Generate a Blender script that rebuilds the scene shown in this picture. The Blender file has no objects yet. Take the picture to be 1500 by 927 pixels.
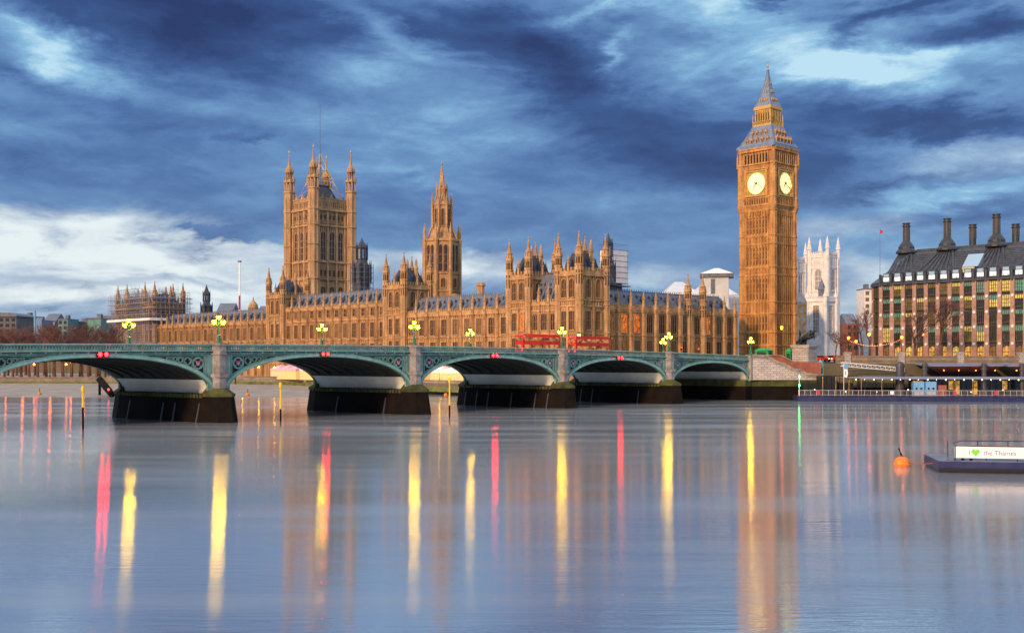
import bpy, bmesh, math, random
from mathutils import Vector, Matrix
random.seed(7)
R = math.radians
C = bpy.context.scene.collection
SC = bpy.context.scene
# ------------------------------------------------------------------ camera
CAMH = 10.1
FPX = 1600.0
cam_d = bpy.data.cameras.new('camera')
cam = bpy.data.objects.new('camera', cam_d); C.objects.link(cam)
cam.location = (0, 0, CAMH); cam.rotation_euler = (R(90), 0, 0)
cam_d.sensor_width = 36; cam_d.lens = 36 * FPX / 1500
cam_d.shift_y = 62.5 / 1500
cam_d.clip_start = 0.5; cam_d.clip_end = 30000
SC.camera = cam
# ------------------------------------------------------------------ colour management
SC.view_settings.view_transform = 'Standard'
SC.view_settings.look = 'None'
SC.view_settings.exposure = 0.0
SC.view_settings.gamma = 1.0
SC.view_settings.use_curve_mapping = False
# ------------------------------------------------------------------ sun: a broad warm low glow
SUN_EL = 20.0
SUN_V = Vector((-0.60, -0.80, 0)).normalized()      # towards the sun
sun_d = bpy.data.lights.new('sun', 'SUN'); sun = bpy.data.objects.new('sun', sun_d); C.objects.link(sun)
sun_d.energy = 4.3; sun_d.angle = R(5); sun_d.color = (1.0, 0.58, 0.27)
_sv = Vector((SUN_V.x*math.cos(R(SUN_EL)), SUN_V.y*math.cos(R(SUN_EL)), math.sin(R(SUN_EL))))
sun.rotation_euler = _sv.to_track_quat('Z', 'Y').to_euler()
# ------------------------------------------------------------------ world: sky texture + cloud layers by direction
world = bpy.data.worlds.new('World'); SC.world = world; world.use_nodes = True
nt = world.node_tree; nt.nodes.clear(); L = nt.links
def nd(t, **kw):
    n = nt.nodes.new(t)
    for k, v in kw.items(): setattr(n, k, v)
    return n
def setin(s, v):
    if isinstance(v, bpy.types.NodeSocket): L.new(v, s)
    elif v is not None: s.default_value = v
def M(op, a, b=None, c=None, clamp=False):
    n = nd('ShaderNodeMath', operation=op); n.use_clamp = clamp
    setin(n.inputs[0], a); setin(n.inputs[1], b)
    if c is not None: setin(n.inputs[2], c)
    return n.outputs[0]
def sstep(x, a, b):
    n = nd('ShaderNodeMapRange', interpolation_type='SMOOTHSTEP')
    setin(n.inputs['Value'], x); n.inputs['From Min'].default_value = a; n.inputs['From Max'].default_value = b
    return n.outputs['Result']
def vnoise(vec, scale, detail=6, rough=0.55, dist=0.0, off=(0, 0, 0), st=(1, 1, 1)):
    m = nd('ShaderNodeMapping'); L.new(vec, m.inputs['Vector'])
    m.inputs['Location'].default_value = off; m.inputs['Scale'].default_value = st
    n = nd('ShaderNodeTexNoise'); L.new(m.outputs[0], n.inputs['Vector'])
    n.inputs['Scale'].default_value = scale; n.inputs['Detail'].default_value = detail
    n.inputs['Roughness'].default_value = rough; n.inputs['Distortion'].default_value = dist
    return n.outputs['Fac']
tc = nd('ShaderNodeTexCoord'); gen = tc.outputs['Generated']
sx = nd('ShaderNodeSeparateXYZ'); L.new(gen, sx.inputs[0])
az = M('ARCTAN2', sx.outputs[0], sx.outputs[1]); el = M('ARCSINE', sx.outputs[2])
wA = vnoise(gen, 1.0, 7, 0.62, 0.3, (3.1, 1.7, 0.3), (5, 5, 14))
wB = vnoise(gen, 1.0, 7, 0.62, 0.3, (8.4, 4.2, 5.3), (5, 5, 14))
azw = M('ADD', az, M('MULTIPLY', M('SUBTRACT', wA, 0.5), 0.24))
elw = M('ADD', el, M('MULTIPLY', M('SUBTRACT', wB, 0.5), 0.11))
def pxdir(x, y):
    u = (x-750)/FPX; v = (526-y)/FPX
    return math.atan(u), math.atan(v/math.sqrt(1+u*u))
def blob(x, y, rx, ry, amp, tilt=0.0, hard=0.0):
    a0, e0 = pxdir(x, y)
    da = M('SUBTRACT', azw, a0); de = M('SUBTRACT', elw, e0)
    if tilt: de = M('ADD', de, M('MULTIPLY', da, tilt))
    q1 = M('POWER', M('ABSOLUTE', M('DIVIDE', da, rx/FPX)), 2.0); q2 = M('POWER', M('ABSOLUTE', M('DIVIDE', de, ry/FPX)), 2.0)
    d = M('SQRT', M('ADD', q1, q2))
    s = sstep(d, 1.25, hard)
    return M('MULTIPLY', s, amp)
dens_big = vnoise(gen, 1.0, 8, 0.58, 0.6, (1.3, 2.2, 7.7), (3.2, 3.2, 11))
dens_fine = vnoise(gen, 1.0, 9, 0.62, 0.4, (5.3, 9.2, 2.7), (10, 10, 34))
D = M('ADD', 0.335, M('ADD', M('MULTIPLY', M('SUBTRACT', dens_big, 0.5), 0.58), M('MULTIPLY', M('SUBTRACT', dens_fine, 0.5), 0.72)))
BL = [ # x, y, rx, ry, amp, tilt
 (290, 40, 250, 95, .60, .12), (420, 20, 300, 60, .25, 0), (640, 45, 90, 30, .32, .2), (800, 70, 170, 55, .50, .25), (940, 160, 230, 70, .42, .35),
 (1010, 235, 230, 60, .40, 0), (1290, 235, 200, 60, .34, 0.1), (1250, 170, 150, 40, .30, 0), (1440, 175, 170, 26, .55, .05), (1450, 45, 110, 28, .50, 0), (1250, 40, 60, 18, .35, -.3),
 (1360, 5, 170, 16, .45, 0), (1110, 5, 60, 12, .35, 0), (1430, 325, 130, 22, .38, .08), (750, 5, 120, 22, .35, 0), (60, 15, 120, 30, .3, 0), (10, 105, 50, 22, .25, 0), (200, 150, 260, 26, .2, .2),
 (360, 208, 42, 9, .22, -.1), (640, 292, 60, 14, .24, 0), (1150, 280, 160, 30, .2, 0), (100, 240, 300, 60, .14, 0), (560, 330, 500, 40, .1, 0),
 (110, 405, 170, 22, .20, 0), (340, 362, 160, 16, .16, 0), (1330, 265, 120, 14, .22, 0),
 (90, 70, 130, 42, -.34, .3), (570, 45, 110, 30, -.34, .3), (560, 110, 120, 30, -.16, .1), (700, 155, 150, 35, -.14, .1), (930, 70, 30, 16, -.3, 0), (1060, 40, 180, 40, -.38, .1), (1280, 105, 240, 48, -.45, .05),
 (1180, 90, 160, 40, -.2, .0), (1400, 235, 130, 30, -.35, 0), (1400, 285, 150, 22, -.25, 0), (880, 20, 130, 14, -.2, 0), (1330, 200, 90, 20, -.2, .1), (1000, 340, 260, 50, -.05, 0), (620, 280, 120, 22, -.15, .1),
]
for b in BL: D = M('ADD', D, blob(*b[:5], tilt=b[5]))
crisp = vnoise(gen, 1.0, 10, 0.66, 0.2, (2.3, 6.2, 1.7), (17, 17, 48))
D = M('ADD', M('MULTIPLY', D, 0.84), M('ADD', 0.055, M('MULTIPLY', M('SUBTRACT', crisp, 0.5), 0.30)))
cr = nd('ShaderNodeValToRGB'); L.new(D, cr.inputs[0])
el_ = cr.color_ramp.elements
stops = [(0.0, (0.50, 0.74, 0.88)), (0.13, (0.24, 0.47, 0.70)), (0.28, (0.145, 0.29, 0.53)), (0.45, (0.088, 0.185, 0.41)), (0.66, (0.042, 0.095, 0.265)), (0.98, (0.020, 0.038, 0.135))]
el_[0].position = stops[0][0]; el_[0].color = (*stops[0][1], 1)
el_[1].position = stops[-1][0]; el_[1].color = (*stops[-1][1], 1)
for p, c in stops[1:-1]:
    e = el_.new(p); e.color = (*c, 1)
def mixc(f, a, b):
    n = nd('ShaderNodeMix', data_type='RGBA'); setin(n.inputs[0], f)
    ia, ib = n.inputs[6], n.inputs[7]
    if isinstance(a, tuple): ia.default_value = (*a, 1)
    else: L.new(a, ia)
    if isinstance(b, tuple): ib.default_value = (*b, 1)
    else: L.new(b, ib)
    return n.outputs[2]
sky = nd('ShaderNodeTexSky', sky_type='NISHITA'); sky.sun_disc = False
sky.sun_elevation = R(SUN_EL); sky.sun_rotation = math.atan2(SUN_V.x, SUN_V.y); sky.air_density = 1.2; sky.dust_density = 1.0; sky.ozone_density = 3.0
sks = nd('ShaderNodeVectorMath', operation='SCALE'); L.new(sky.outputs[0], sks.inputs[0]); sks.inputs['Scale'].default_value = 0.05
# thin air between horizon and cloud base: greyer, paler
hz = sstep(el, 0.19, 0.0)
col = mixc(M('MULTIPLY', hz, 0.42), cr.outputs[0], (0.20, 0.31, 0.49))
# bright cream break low on the left, and small ones low in the centre and right
def BRK(*a, **k): return blob(*a, **k)
brk = BRK(-50, 350, 560, 62, 1.15, tilt=.06, hard=0.25)
for b in [(90, 440, 420, 50, .85), (560, 400, 150, 22, .35), (690, 395, 90, 26, .8), (760, 425, 160, 25, .5), (1240, 420, 90, 50, .75), (1240, 330, 120, 22, .32), (950, 415, 140, 25, .3), (1480, 230, 100, 30, .3)]:
    brk = M('ADD', brk, BRK(*b))
low = M('ADD', M('MULTIPLY', M('SUBTRACT', dens_fine, 0.5), 2.6), M('MULTIPLY', M('SUBTRACT', dens_big, 0.5), 1.5))
brkm = M('MULTIPLY', brk, M('SUBTRACT', 0.86, low), clamp=True)
for b in [(60, 398, 200, 20, .62), (300, 410, 130, 13, .45), (330, 350, 190, 13, .5), (60, 455, 200, 16, .4)]:
    brkm = M('SUBTRACT', brkm, blob(*b), clamp=True)
col = mixc(brkm, col, (0.78, 0.86, 0.88))
# unseen bright cloud added overhead, above the frame, to lighten the near water
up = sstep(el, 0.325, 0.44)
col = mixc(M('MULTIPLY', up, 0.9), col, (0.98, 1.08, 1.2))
add = nd('ShaderNodeMix', data_type='RGBA', blend_type='ADD'); add.inputs[0].default_value = 0.10
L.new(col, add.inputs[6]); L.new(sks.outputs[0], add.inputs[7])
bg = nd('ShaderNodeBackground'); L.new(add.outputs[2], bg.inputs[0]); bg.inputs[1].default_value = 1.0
ow = nd('ShaderNodeOutputWorld'); L.new(bg.outputs[0], ow.inputs[0])

# ------------------------------------------------------------------ materials
MATS = {}
def mat(name, c1, c2=None, rough=0.75, scale=0.3, bump=0.0, bscale=3.0, metal=0.0, st=(1, 1, 1), brick=None, emis=None, estr=0.0, spec=0.4, lo=0.35, hi=0.65, enoise=None):
    m = bpy.data.materials.new(name); m.use_nodes = True
    t = m.node_tree; p = t.nodes['Principled BSDF']; l = t.links
    p.inputs['Roughness'].default_value = rough; p.inputs['Metallic'].default_value = metal
    p.inputs['Specular IOR Level'].default_value = spec
    p.inputs['Base Color'].default_value = (*c1, 1)
    tcn = t.nodes.new('ShaderNodeTexCoord'); mp = t.nodes.new('ShaderNodeMapping'); l.new(tcn.outputs['Object'], mp.inputs[0]); mp.inputs['Scale'].default_value = st
    colout = None
    if c2 is not None:
        n = t.nodes.new('ShaderNodeTexNoise'); n.inputs['Scale'].default_value = scale; n.inputs['Detail'].default_value = 6; n.inputs['Roughness'].default_value = 0.65
        l.new(mp.outputs[0], n.inputs['Vector'])
        r = t.nodes.new('ShaderNodeValToRGB'); l.new(n.outputs['Fac'], r.inputs[0])
        r.color_ramp.elements[0].position = lo; r.color_ramp.elements[1].position = hi
        r.color_ramp.elements[0].color = (*c1, 1); r.color_ramp.elements[1].color = (*c2, 1)
        colout = r.outputs[0]
    if brick:
        # courses of blocks: brick texture run on (x+y, z)
        sp = t.nodes.new('ShaderNodeSeparateXYZ'); l.new(tcn.outputs['Object'], sp.inputs[0])
        ad = t.nodes.new('ShaderNodeMath'); ad.operation = 'ADD'; l.new(sp.outputs[0], ad.inputs[0]); l.new(sp.outputs[1], ad.inputs[1])
        cb = t.nodes.new('ShaderNodeCombineXYZ'); l.new(ad.outputs[0], cb.inputs[0]); l.new(sp.outputs[2], cb.inputs[1])
        bk = t.nodes.new('ShaderNodeTexBrick'); l.new(cb.outputs[0], bk.inputs['Vector'])
        bk.inputs['Scale'].default_value = 1.0; bk.inputs['Brick Width'].default_value = brick[0]; bk.inputs['Row Height'].default_value = brick[1]
        bk.inputs['Mortar Size'].default_value = brick[2]; bk.inputs['Mortar Smooth'].default_value = 0.2
        bk.inputs['Color1'].default_value = (1, 1, 1, 1); bk.inputs['Color2'].default_value = (brick[3],)*3 + (1,); bk.inputs['Mortar'].default_value = (brick[4],)*3 + (1,)
        mx = t.nodes.new('ShaderNodeMix'); mx.data_type = 'RGBA'; mx.blend_type = 'MULTIPLY'; mx.inputs[0].default_value = 1
        if colout: l.new(colout, mx.inputs[6])
        else: mx.inputs[6].default_value = (*c1, 1)
        l.new(bk.outputs['Color'], mx.inputs[7]); colout = mx.outputs[2]
    if colout: l.new(colout, p.inputs['Base Color'])
    if bump:
        n2 = t.nodes.new('ShaderNodeTexNoise'); n2.inputs['Scale'].default_value = bscale; n2.inputs['Detail'].default_value = 5
        l.new(mp.outputs[0], n2.inputs['Vector'])
        bp = t.nodes.new('ShaderNodeBump'); bp.inputs['Strength'].default_value = bump; bp.inputs['Distance'].default_value = 0.15
        l.new(n2.outputs['Fac'], bp.inputs['Height']); l.new(bp.outputs[0], p.inputs['Normal'])
    if emis:
        p.inputs['Emission Color'].default_value = (*emis, 1); p.inputs['Emission Strength'].default_value = estr
        if enoise:      # uneven interiors seen through the panes: differs from room to room
            oi = t.nodes.new('ShaderNodeObjectInfo'); vm = t.nodes.new('ShaderNodeVectorMath'); vm.operation = 'ADD'
            l.new(tcn.outputs['Object'], vm.inputs[0]); l.new(oi.outputs['Location'], vm.inputs[1])
            n3 = t.nodes.new('ShaderNodeTexNoise'); n3.inputs['Scale'].default_value = enoise[0]; n3.inputs['Detail'].default_value = 3; l.new(vm.outputs[0], n3.inputs['Vector'])
            m3 = t.nodes.new('ShaderNodeMapRange'); l.new(n3.outputs['Fac'], m3.inputs[0]); m3.inputs[1].default_value = .34; m3.inputs[2].default_value = .66
            m3.inputs[3].default_value = estr*(1-enoise[1]*.85); m3.inputs[4].default_value = estr*1.35; l.new(m3.outputs[0], p.inputs['Emission Strength'])
    MATS[name] = m
    return m
stone = mat('palace_limestone', (0.23, 0.13, 0.062), (0.56, 0.345, 0.175), 0.85, 0.45, 0.5, 2.2, st=(1, 1, .35), lo=.28, hi=.62, brick=(1.1, 0.45, 0.03, 0.80, 0.55))
stone_bb = mat('clock_tower_limestone', (0.26, 0.125, 0.045), (0.62, 0.33, 0.12), 0.85, 0.45, 0.5, 2.5, st=(1, 1, .35), lo=.28, hi=.62, brick=(1.0, 0.42, 0.03, 0.80, 0.55))
stone_vt = mat('great_tower_limestone', (0.28, 0.165, 0.085), (0.56, 0.37, 0.215), 0.85, 0.4, 0.5, 2.0, st=(1, 1, .35), lo=.28, hi=.62, brick=(1.2, 0.5, 0.03, 0.82, 0.6))
stone_band = mat('carved_stone', (0.26, 0.14, 0.06), (0.56, 0.34, 0.16), 0.9, 1.6, 0.8, 4.0)
white_stone = mat('pale_portland_stone', (0.56, 0.56, 0.60), (0.80, 0.79, 0.78), 0.85, 0.5, 0.5, 2.0)
abut_stone = mat('granite_blocks', (0.38, 0.36, 0.38), (0.52, 0.49, 0.48), 0.85, 0.5, 0.3, 3.0, brick=(1.5, 0.55, 0.06, 0.75, 0.35))
granite = mat('pier_granite', (0.13, 0.125, 0.125), (0.31, 0.29, 0.28), 0.8, 0.7, 0.3, 4.0)
wall_stone = mat('embankment_stone', (0.20, 0.17, 0.14), (0.33, 0.28, 0.22), 0.85, 0.3, 0.4, 2.0, brick=(1.6, 0.55, 0.05, 0.75, 0.5))
algae = mat('algae_covered_stone', (0.02, 0.025, 0.012), (0.075, 0.085, 0.02), 0.9, 0.5, 0.4, 2.0)
weed = mat('green_weed_band', (0.06, 0.09, 0.03), (0.16, 0.19, 0.07), 0.9, 0.5, 0.4, 2.0)
wetdark = mat('wet_black_stone', (0.003, 0.003, 0.004), (0.010, 0.007, 0.006), 0.75, 0.35, 0.6, 1.5, spec=0.08)
mud = mat('grey_foreshore_mud', (0.20, 0.18, 0.16), (0.32, 0.29, 0.26), 0.9, 0.15, 0.3, 1.0)
teal = mat('bridge_teal_paint', (0.08, 0.17, 0.16), (0.16, 0.31, 0.29), 0.55, 0.8, 0.1, 3.0)
teal_hi = mat('bridge_light_teal_paint', (0.14, 0.29, 0.27), (0.23, 0.43, 0.40), 0.55, 0.8, 0.0, 3.0)
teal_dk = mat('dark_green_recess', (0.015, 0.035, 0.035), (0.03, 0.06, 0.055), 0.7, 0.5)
soffit = mat('near_black_iron_soffit', (0.006, 0.009, 0.010), (0.018, 0.022, 0.020), 0.8, 0.5)  # near-black iron colour for the arch undersides
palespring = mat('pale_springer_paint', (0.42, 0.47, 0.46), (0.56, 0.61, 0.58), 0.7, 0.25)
slate = mat('blue_grey_slate', (0.075, 0.095, 0.14), (0.16, 0.19, 0.26), 0.6, 0.8, 0.3, 3.0)
slate_lt = mat('silvery_cast_iron_roof', (0.10, 0.15, 0.26), (0.18, 0.25, 0.38), 0.5, 1.0, 0.2, 3.0)
darkroof = mat('dark_iron_roof', (0.02, 0.028, 0.05), (0.05, 0.065, 0.10), 0.5, 0.8)
glass = mat('leaded_glass', (0.018, 0.015, 0.018), (0.075, 0.045, 0.035), 0.25, 0.9, spec=0.6)
glass_b = mat('blind_backed_glass', (0.06, 0.04, 0.03), (0.20, 0.14, 0.10), 0.35, 0.5)
glass_w = mat('dim_lamplit_glass', (.08, .05, .03), (.15, .09, .05), .4, .8, emis=(1.0, .40, .08), estr=.14, enoise=(.8, 1.0))
glass_lit = mat('lit_orange_glass', (0.3, 0.1, 0.02), None, 0.4, emis=(1.0, 0.22, 0.02), estr=.75, enoise=(1.2, 1.0))
slit = mat('dark_lancet_glass', (0.05, 0.025, 0.012), (0.10, 0.05, 0.02), 0.5, 0.8)
gold = mat('gilded_metal', (0.50, 0.31, 0.07), (0.76, 0.50, 0.14), 0.4, 1.5, metal=0.5)
black = mat('black_iron', (0.012, 0.012, 0.015), None, 0.45)
gunm = mat('dark_bronze', (0.02, 0.024, 0.03), (0.05, 0.055, 0.06), 0.35, 1.0, metal=0.6)
dial = mat('backlit_opal_dial', (0.8, 0.75, 0.5), None, 0.5, emis=(1.0, 0.80, 0.27), estr=1.25)
asphalt = mat('asphalt', (0.04, 0.04, 0.045), (0.06, 0.06, 0.065), 0.9, 1.0, 0.2)
paving = mat('paving', (0.22, 0.20, 0.18), (0.30, 0.27, 0.24), 0.9, 0.5, 0.2)
ground_m = mat('ground_earth', (0.08, 0.08, 0.05), (0.14, 0.12, 0.08), 0.95, 0.1, 0.3)
redpave = mat('red_sandstone_steps', (0.20, 0.07, 0.05), (0.30, 0.11, 0.08), 0.85, 0.8)
bark = mat('bark', (0.085, 0.05, 0.04), (0.15, 0.09, 0.075), 0.9, 1.0, 0.5)
twig = mat('bare_twigs', (0.11, 0.06, 0.055), (0.19, 0.10, 0.09), 0.9, 0.4)
lampglow = mat('glowing_lamp_glass', (0.9, 0.8, 0.3), None, 0.4, emis=(1.0, 0.55, 0.004), estr=60)
lampglow_o = mat('orange_lamp_glass', (0.9, 0.5, 0.2), None, 0.4, emis=(1.0, 0.10, 0.003), estr=22)
lampglow_w = mat('warm_white_lamp_glass', (0.9, 0.8, 0.6), None, 0.4, emis=(1.0, 0.72, 0.36), estr=9)
redglow = mat('red_signal_lens', (0.8, 0.05, 0.03), None, 0.4, emis=(1.0, 0.002, 0.003), estr=90)
greenglow = mat('green_signal_lens', (0.05, 0.8, 0.2), None, 0.4, emis=(0.02, 1.0, 0.10), estr=45)
white_pt = mat('white_paint', (0.75, 0.76, 0.78), (0.82, 0.83, 0.84), 0.5, 0.6)
gold_stone = mat('gilded_stone', (0.36, 0.23, 0.07), (0.58, 0.38, 0.12), 0.7, 1.2)
glass_arch = mat('lit_archway', (.8, .5, .1), None, .6, emis=(1.0, .55, .03), estr=1.6)
kgreen = mat('bright_green_paint', (0.01, 0.25, 0.07), (0.015, 0.32, 0.09), .5, 1.0)
tealhut = mat('turquoise_paint', (0.10, 0.45, 0.36), (0.14, 0.52, 0.42), .5, 1.0)
redglow_s = mat('small_red_lens', (.8, .05, .03), None, .4, emis=(1.0, .02, .02), estr=9)
navy_hull = mat('navy_hull_paint', (.014, .02, .08), (.03, .036, .11), .4, .6)
pale_rail = mat('pale_grey_rail_paint', (.35, .36, .40), (.45, .45, .48), .5, 1.0)
bluegrey = mat('blue_grey_roof_sheet', (.13, .17, .28), (.18, .22, .33), .4, .4)
warmglass = mat('warm_lit_glass', (.25, .16, .04), (.4, .25, .06), .4, .9, emis=(1.0, .50, .09), estr=.55, enoise=(1.8, 1.0))
yelglass = mat('yellow_lit_glass', (.4, .36, .1), None, .4, emis=(.95, .70, .16), estr=.42, enoise=(1.6, 1.1))
tealglass = mat('green_tinted_lit_glass', (.08, .2, .17), None, .3, emis=(.12, .42, .32), estr=.34, enoise=(1.4, 1.1))
greyglass = mat('olive_dim_glass', (.08, .07, .03), (.16, .12, .04), .35, .8, emis=(.5, .36, .08), estr=.11, enoise=(.9, 1.0))
darkglass = mat('dark_glass', (.010, .016, .018), (.03, .035, .035), .15, .8, spec=.7)
shopdim = mat('dim_shop_glass', (.1, .06, .03), None, .4, emis=(1.0, .45, .1), estr=.12)
skyglass = mat('pale_skylight_glass', (.25, .42, .62), None, .25)
litwhite = mat('lit_white_dormer_glass', (.5, .55, .6), None, .4, emis=(.7, .85, 1.0), estr=.55)
bronze = mat('bronze_window_frames', (.035, .035, .03), (.06, .055, .045), .5, 1.0)
bronze_dk = mat('dark_bronze_cladding', (.02, .027, .040), (.04, .05, .068), .5, .7)
bronze_roof = mat('aluminium_bronze_roof', (.030, .040, .060), (.060, .075, .105), .5, .7)
pinkstone = mat('pink_sandstone', (.24, .14, .12), (.38, .25, .22), .8, .8, .2, 3)
booth_blue = mat('light_blue_paint', (.10, .28, .55), (.14, .34, .62), .5, 1.0)
pile_m = mat('dark_steel_pile', (.03, .035, .05), (.06, .065, .085), .5, 1.0)
abbeyglass = mat('grey_abbey_glass', (.22, .22, .26), (.32, .32, .36), .6, .5)
churchglass = mat('brown_church_glass', (.16, .10, .09), (.28, .20, .17), .6, .5)
sheet_m = mat('white_scaffold_sheeting', (.66, .68, .72), (.82, .83, .86), .6, .25, .2, 1.0)
paleroof = mat('pale_blue_roof_sheet', (.42, .50, .60), (.58, .64, .72), .5, .2)
galv = mat('galvanised_tube', (.16, .20, .30), (.26, .31, .42), .5, 1.0)
board_m = mat('scaffold_boards', (.30, .22, .18), (.42, .32, .26), .8, 1.0)
redpaint = mat('red_car_paint', (.45, .02, .02), None, .3)
yellowpaint = mat('yellow_paint', (.62, .45, .02), (.75, .56, .04), .5, 1.0)
orangep = mat('weathered_orange_plastic', (.55, .13, .015), (.75, .24, .03), .5, 3.0)
pinkcanvas = mat('pink_canvas', (.72, .38, .50), (.80, .48, .60), .8, .5)
canvas = mat('white_canvas', (.72, .72, .74), (.80, .80, .80), .8, .5)
warmglass2 = mat('lit_marquee_side', (.6, .4, .2), None, .6, emis=(1.0, .50, .12), estr=.55)
buspaint = mat('bus_red_paint', (.50, .012, .015), (.55, .02, .02), .3, 1.0)
buswin = mat('lit_bus_window', (.02, .015, .015), None, .2, emis=(1.0, .42, .10), estr=.5, enoise=(1.1, 1.1))
grime = mat('grey_brown_render', (.08, .085, .10), (.14, .14, .16), .8, .1)
tealblock = mat('teal_cladding', (.08, .17, .19), (.13, .24, .26), .6, .2)
lampring = mat('gold_floodlit_ring', (.8, .6, .1), None, .5, emis=(1.0, .72, .05), estr=1.3)
lampglow_t = mat('amber_lamp_glass', (.9, .7, .3), None, .4, emis=(1.0, 0.42, 0.004), estr=130)
navy_txt = mat('blue_lettering', (.06, .12, .32), None, .5)
greenheart = mat('green_lettering', (.16, .62, .06), None, .5)
shieldgrey = mat('enamel_mauve', (.30, .24, .36), None, .5)
lampglow_b = mat('bank_lamp_glass', (.9, .6, .3), None, .4, emis=(1.0, .13, .004), estr=70)
lantern_glass = mat('amber_lantern_glass', (.9, .6, .2), None, .4, emis=(1.0, .60, .07), estr=2.2)
_t = lantern_glass.node_tree; _p = _t.nodes['Principled BSDF']; _tr = _t.nodes.new('ShaderNodeBsdfTransparent'); _mx = _t.nodes.new('ShaderNodeMixShader'); _mx.inputs[0].default_value = .5
_t.links.new(_tr.outputs[0], _mx.inputs[1]); _t.links.new(_p.outputs[0], _mx.inputs[2]); _t.links.new(_mx.outputs[0], _t.nodes['Material Output'].inputs[0])
_p.inputs['Emission Strength'].default_value = 2.0
bulbm = mat('hot_lamp_bulb', (.9, .8, .4), None, .4, emis=(1.0, 0.56, 0.006), estr=560)
festoon_m = mat('festoon_bulb_glass', (.9, .5, .2), None, .4, emis=(1.0, .32, .10), estr=2.6)
redshield = mat('red_shield_enamel', (0.45, 0.03, 0.08), None, 0.5)
lampgreen = mat('dark_green_lamp_paint', (0.02, 0.12, 0.09), (0.03, 0.17, 0.12), 0.4, 2.0)
# ------------------------------------------------------------------ mesh builder
class MB:
    def __init__(s, F=None): s.v = []; s.f = []; s.m = []; s.F = F; s.k = 0
    def add(s, vs, fs):
        b = len(s.v)
        for p in vs: s.v.append(tuple(s.F(*p)) if s.F else tuple(p))
        for f in fs: s.f.append([b+i for i in f]); s.m.append(s.k)
        return s
    def hull8(s, p): return s.add(p, [(0, 1, 2, 3), (4, 7, 6, 5), (0, 4, 5, 1), (1, 5, 6, 2), (2, 6, 7, 3), (3, 7, 4, 0)])
    def box(s, x0, x1, y0, y1, z0, z1): return s.hull8([(x0, y0, z0), (x1, y0, z0), (x1, y1, z0), (x0, y1, z0), (x0, y0, z1), (x1, y0, z1), (x1, y1, z1), (x0, y1, z1)])
    def frus(s, cx, cy, z0, z1, hx0, hy0, hx1, hy1):
        return s.hull8([(cx-hx0, cy-hy0, z0), (cx+hx0, cy-hy0, z0), (cx+hx0, cy+hy0, z0), (cx-hx0, cy+hy0, z0), (cx-hx1, cy-hy1, z1), (cx+hx1, cy-hy1, z1), (cx+hx1, cy+hy1, z1), (cx-hx1, cy+hy1, z1)])
    def ring(s, cx, cy, prof, n=8, rot=None, cap=True):
        """lathe: prof = [(r, z), ...]"""
        if rot is None: rot = math.pi/n
        vs = []; fs = []
        for r, z in prof:
            for i in range(n):
                a = rot + 2*math.pi*i/n; vs.append((cx+r*math.cos(a), cy+r*math.sin(a), z))
        for j in range(len(prof)-1):
            for i in range(n):
                i2 = (i+1) % n; fs.append((j*n+i, j*n+i2, (j+1)*n+i2, (j+1)*n+i))
        if cap:
            fs.append(tuple(range(n))[::-1]); fs.append(tuple((len(prof)-1)*n+i for i in range(n)))
        return s.add(vs, fs)
    def bar(s, p, q, r, n=4, r2=None):
        p = Vector(p); q = Vector(q); d = q-p
        if d.length < 1e-6: return s
        d.normalize(); u = d.orthogonal().normalized(); w = d.cross(u)
        if r2 is None: r2 = r
        vs = []
        for c, rr in ((p, r), (q, r2)):
            for i in range(n):
                a = 2*math.pi*(i+.5)/n; vs.append(tuple(c + u*(rr*math.cos(a)) + w*(rr*math.sin(a))))
        fs = [(i, (i+1) % n, n+(i+1) % n, n+i) for i in range(n)] + [tuple(range(n))[::-1], tuple(range(n, 2*n))]
        return s.add(vs, fs)
    def poly(s, pts, y0, y1):
        """polygon in (x,z) extruded y0..y1"""
        n = len(pts); vs = [(x, y0, z) for x, z in pts] + [(x, y1, z) for x, z in pts]
        fs = [tuple(range(n)), tuple(range(2*n-1, n-1, -1))] + [(i, (i+1) % n, n+(i+1) % n, n+i) for i in range(n)]
        return s.add(vs, fs)
    def slab(s, pts, z0, z1):
        n = len(pts); vs = [(x, y, z0) for x, y in pts] + [(x, y, z1) for x, y in pts]
        fs = [tuple(range(n))[::-1], tuple(range(n, 2*n))] + [(i, (i+1) % n, n+(i+1) % n, n+i) for i in range(n)]
        return s.add(vs, fs)
    def sphere(s, cx, cy, cz, r, n=10, m=6, sz=1.0):
        return s.ring(cx, cy, [(max(r*math.sin(math.pi*j/m), 0.002), cz-r*sz*math.cos(math.pi*j/m)) for j in range(m+1)], n)
    def mesh(s, name, mats):
        me = bpy.data.meshes.new(name); me.from_pydata(s.v, [], s.f)
        for m in (mats if isinstance(mats, (list, tuple)) else [mats]): me.materials.append(m)
        me.polygons.foreach_set('material_index', s.m)
        bm = bmesh.new(); bm.from_mesh(me); bmesh.ops.recalc_face_normals(bm, faces=bm.faces); bm.to_mesh(me); bm.free()
        me.update(); return me
    def build(s, name, mats, parent=None, loc=None, rz=0.0):
        return put(name, s.mesh(name, mats), parent, loc, rz)
def put(name, me, parent=None, loc=None, rz=0.0):
    o = bpy.data.objects.new(name, me); C.objects.link(o)
    if parent is not None: o.parent = parent
    if loc is not None: o.location = loc
    if rz: o.rotation_euler = (0, 0, rz)
    return o
def tag(o, label=None, cat=None, group=None, kind=None):
    if label: o['label'] = label
    if cat: o['category'] = cat
    if group: o['group'] = group
    if kind: o['kind'] = kind
    return o
def empty(name, loc=(0, 0, 0), rz=0.0, label=None, cat=None, group=None):
    o = bpy.data.objects.new(name, None); C.objects.link(o); o.location = loc; o.rotation_euler = (0, 0, rz); o.empty_display_size = 1
    return tag(o, label, cat, group)
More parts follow.
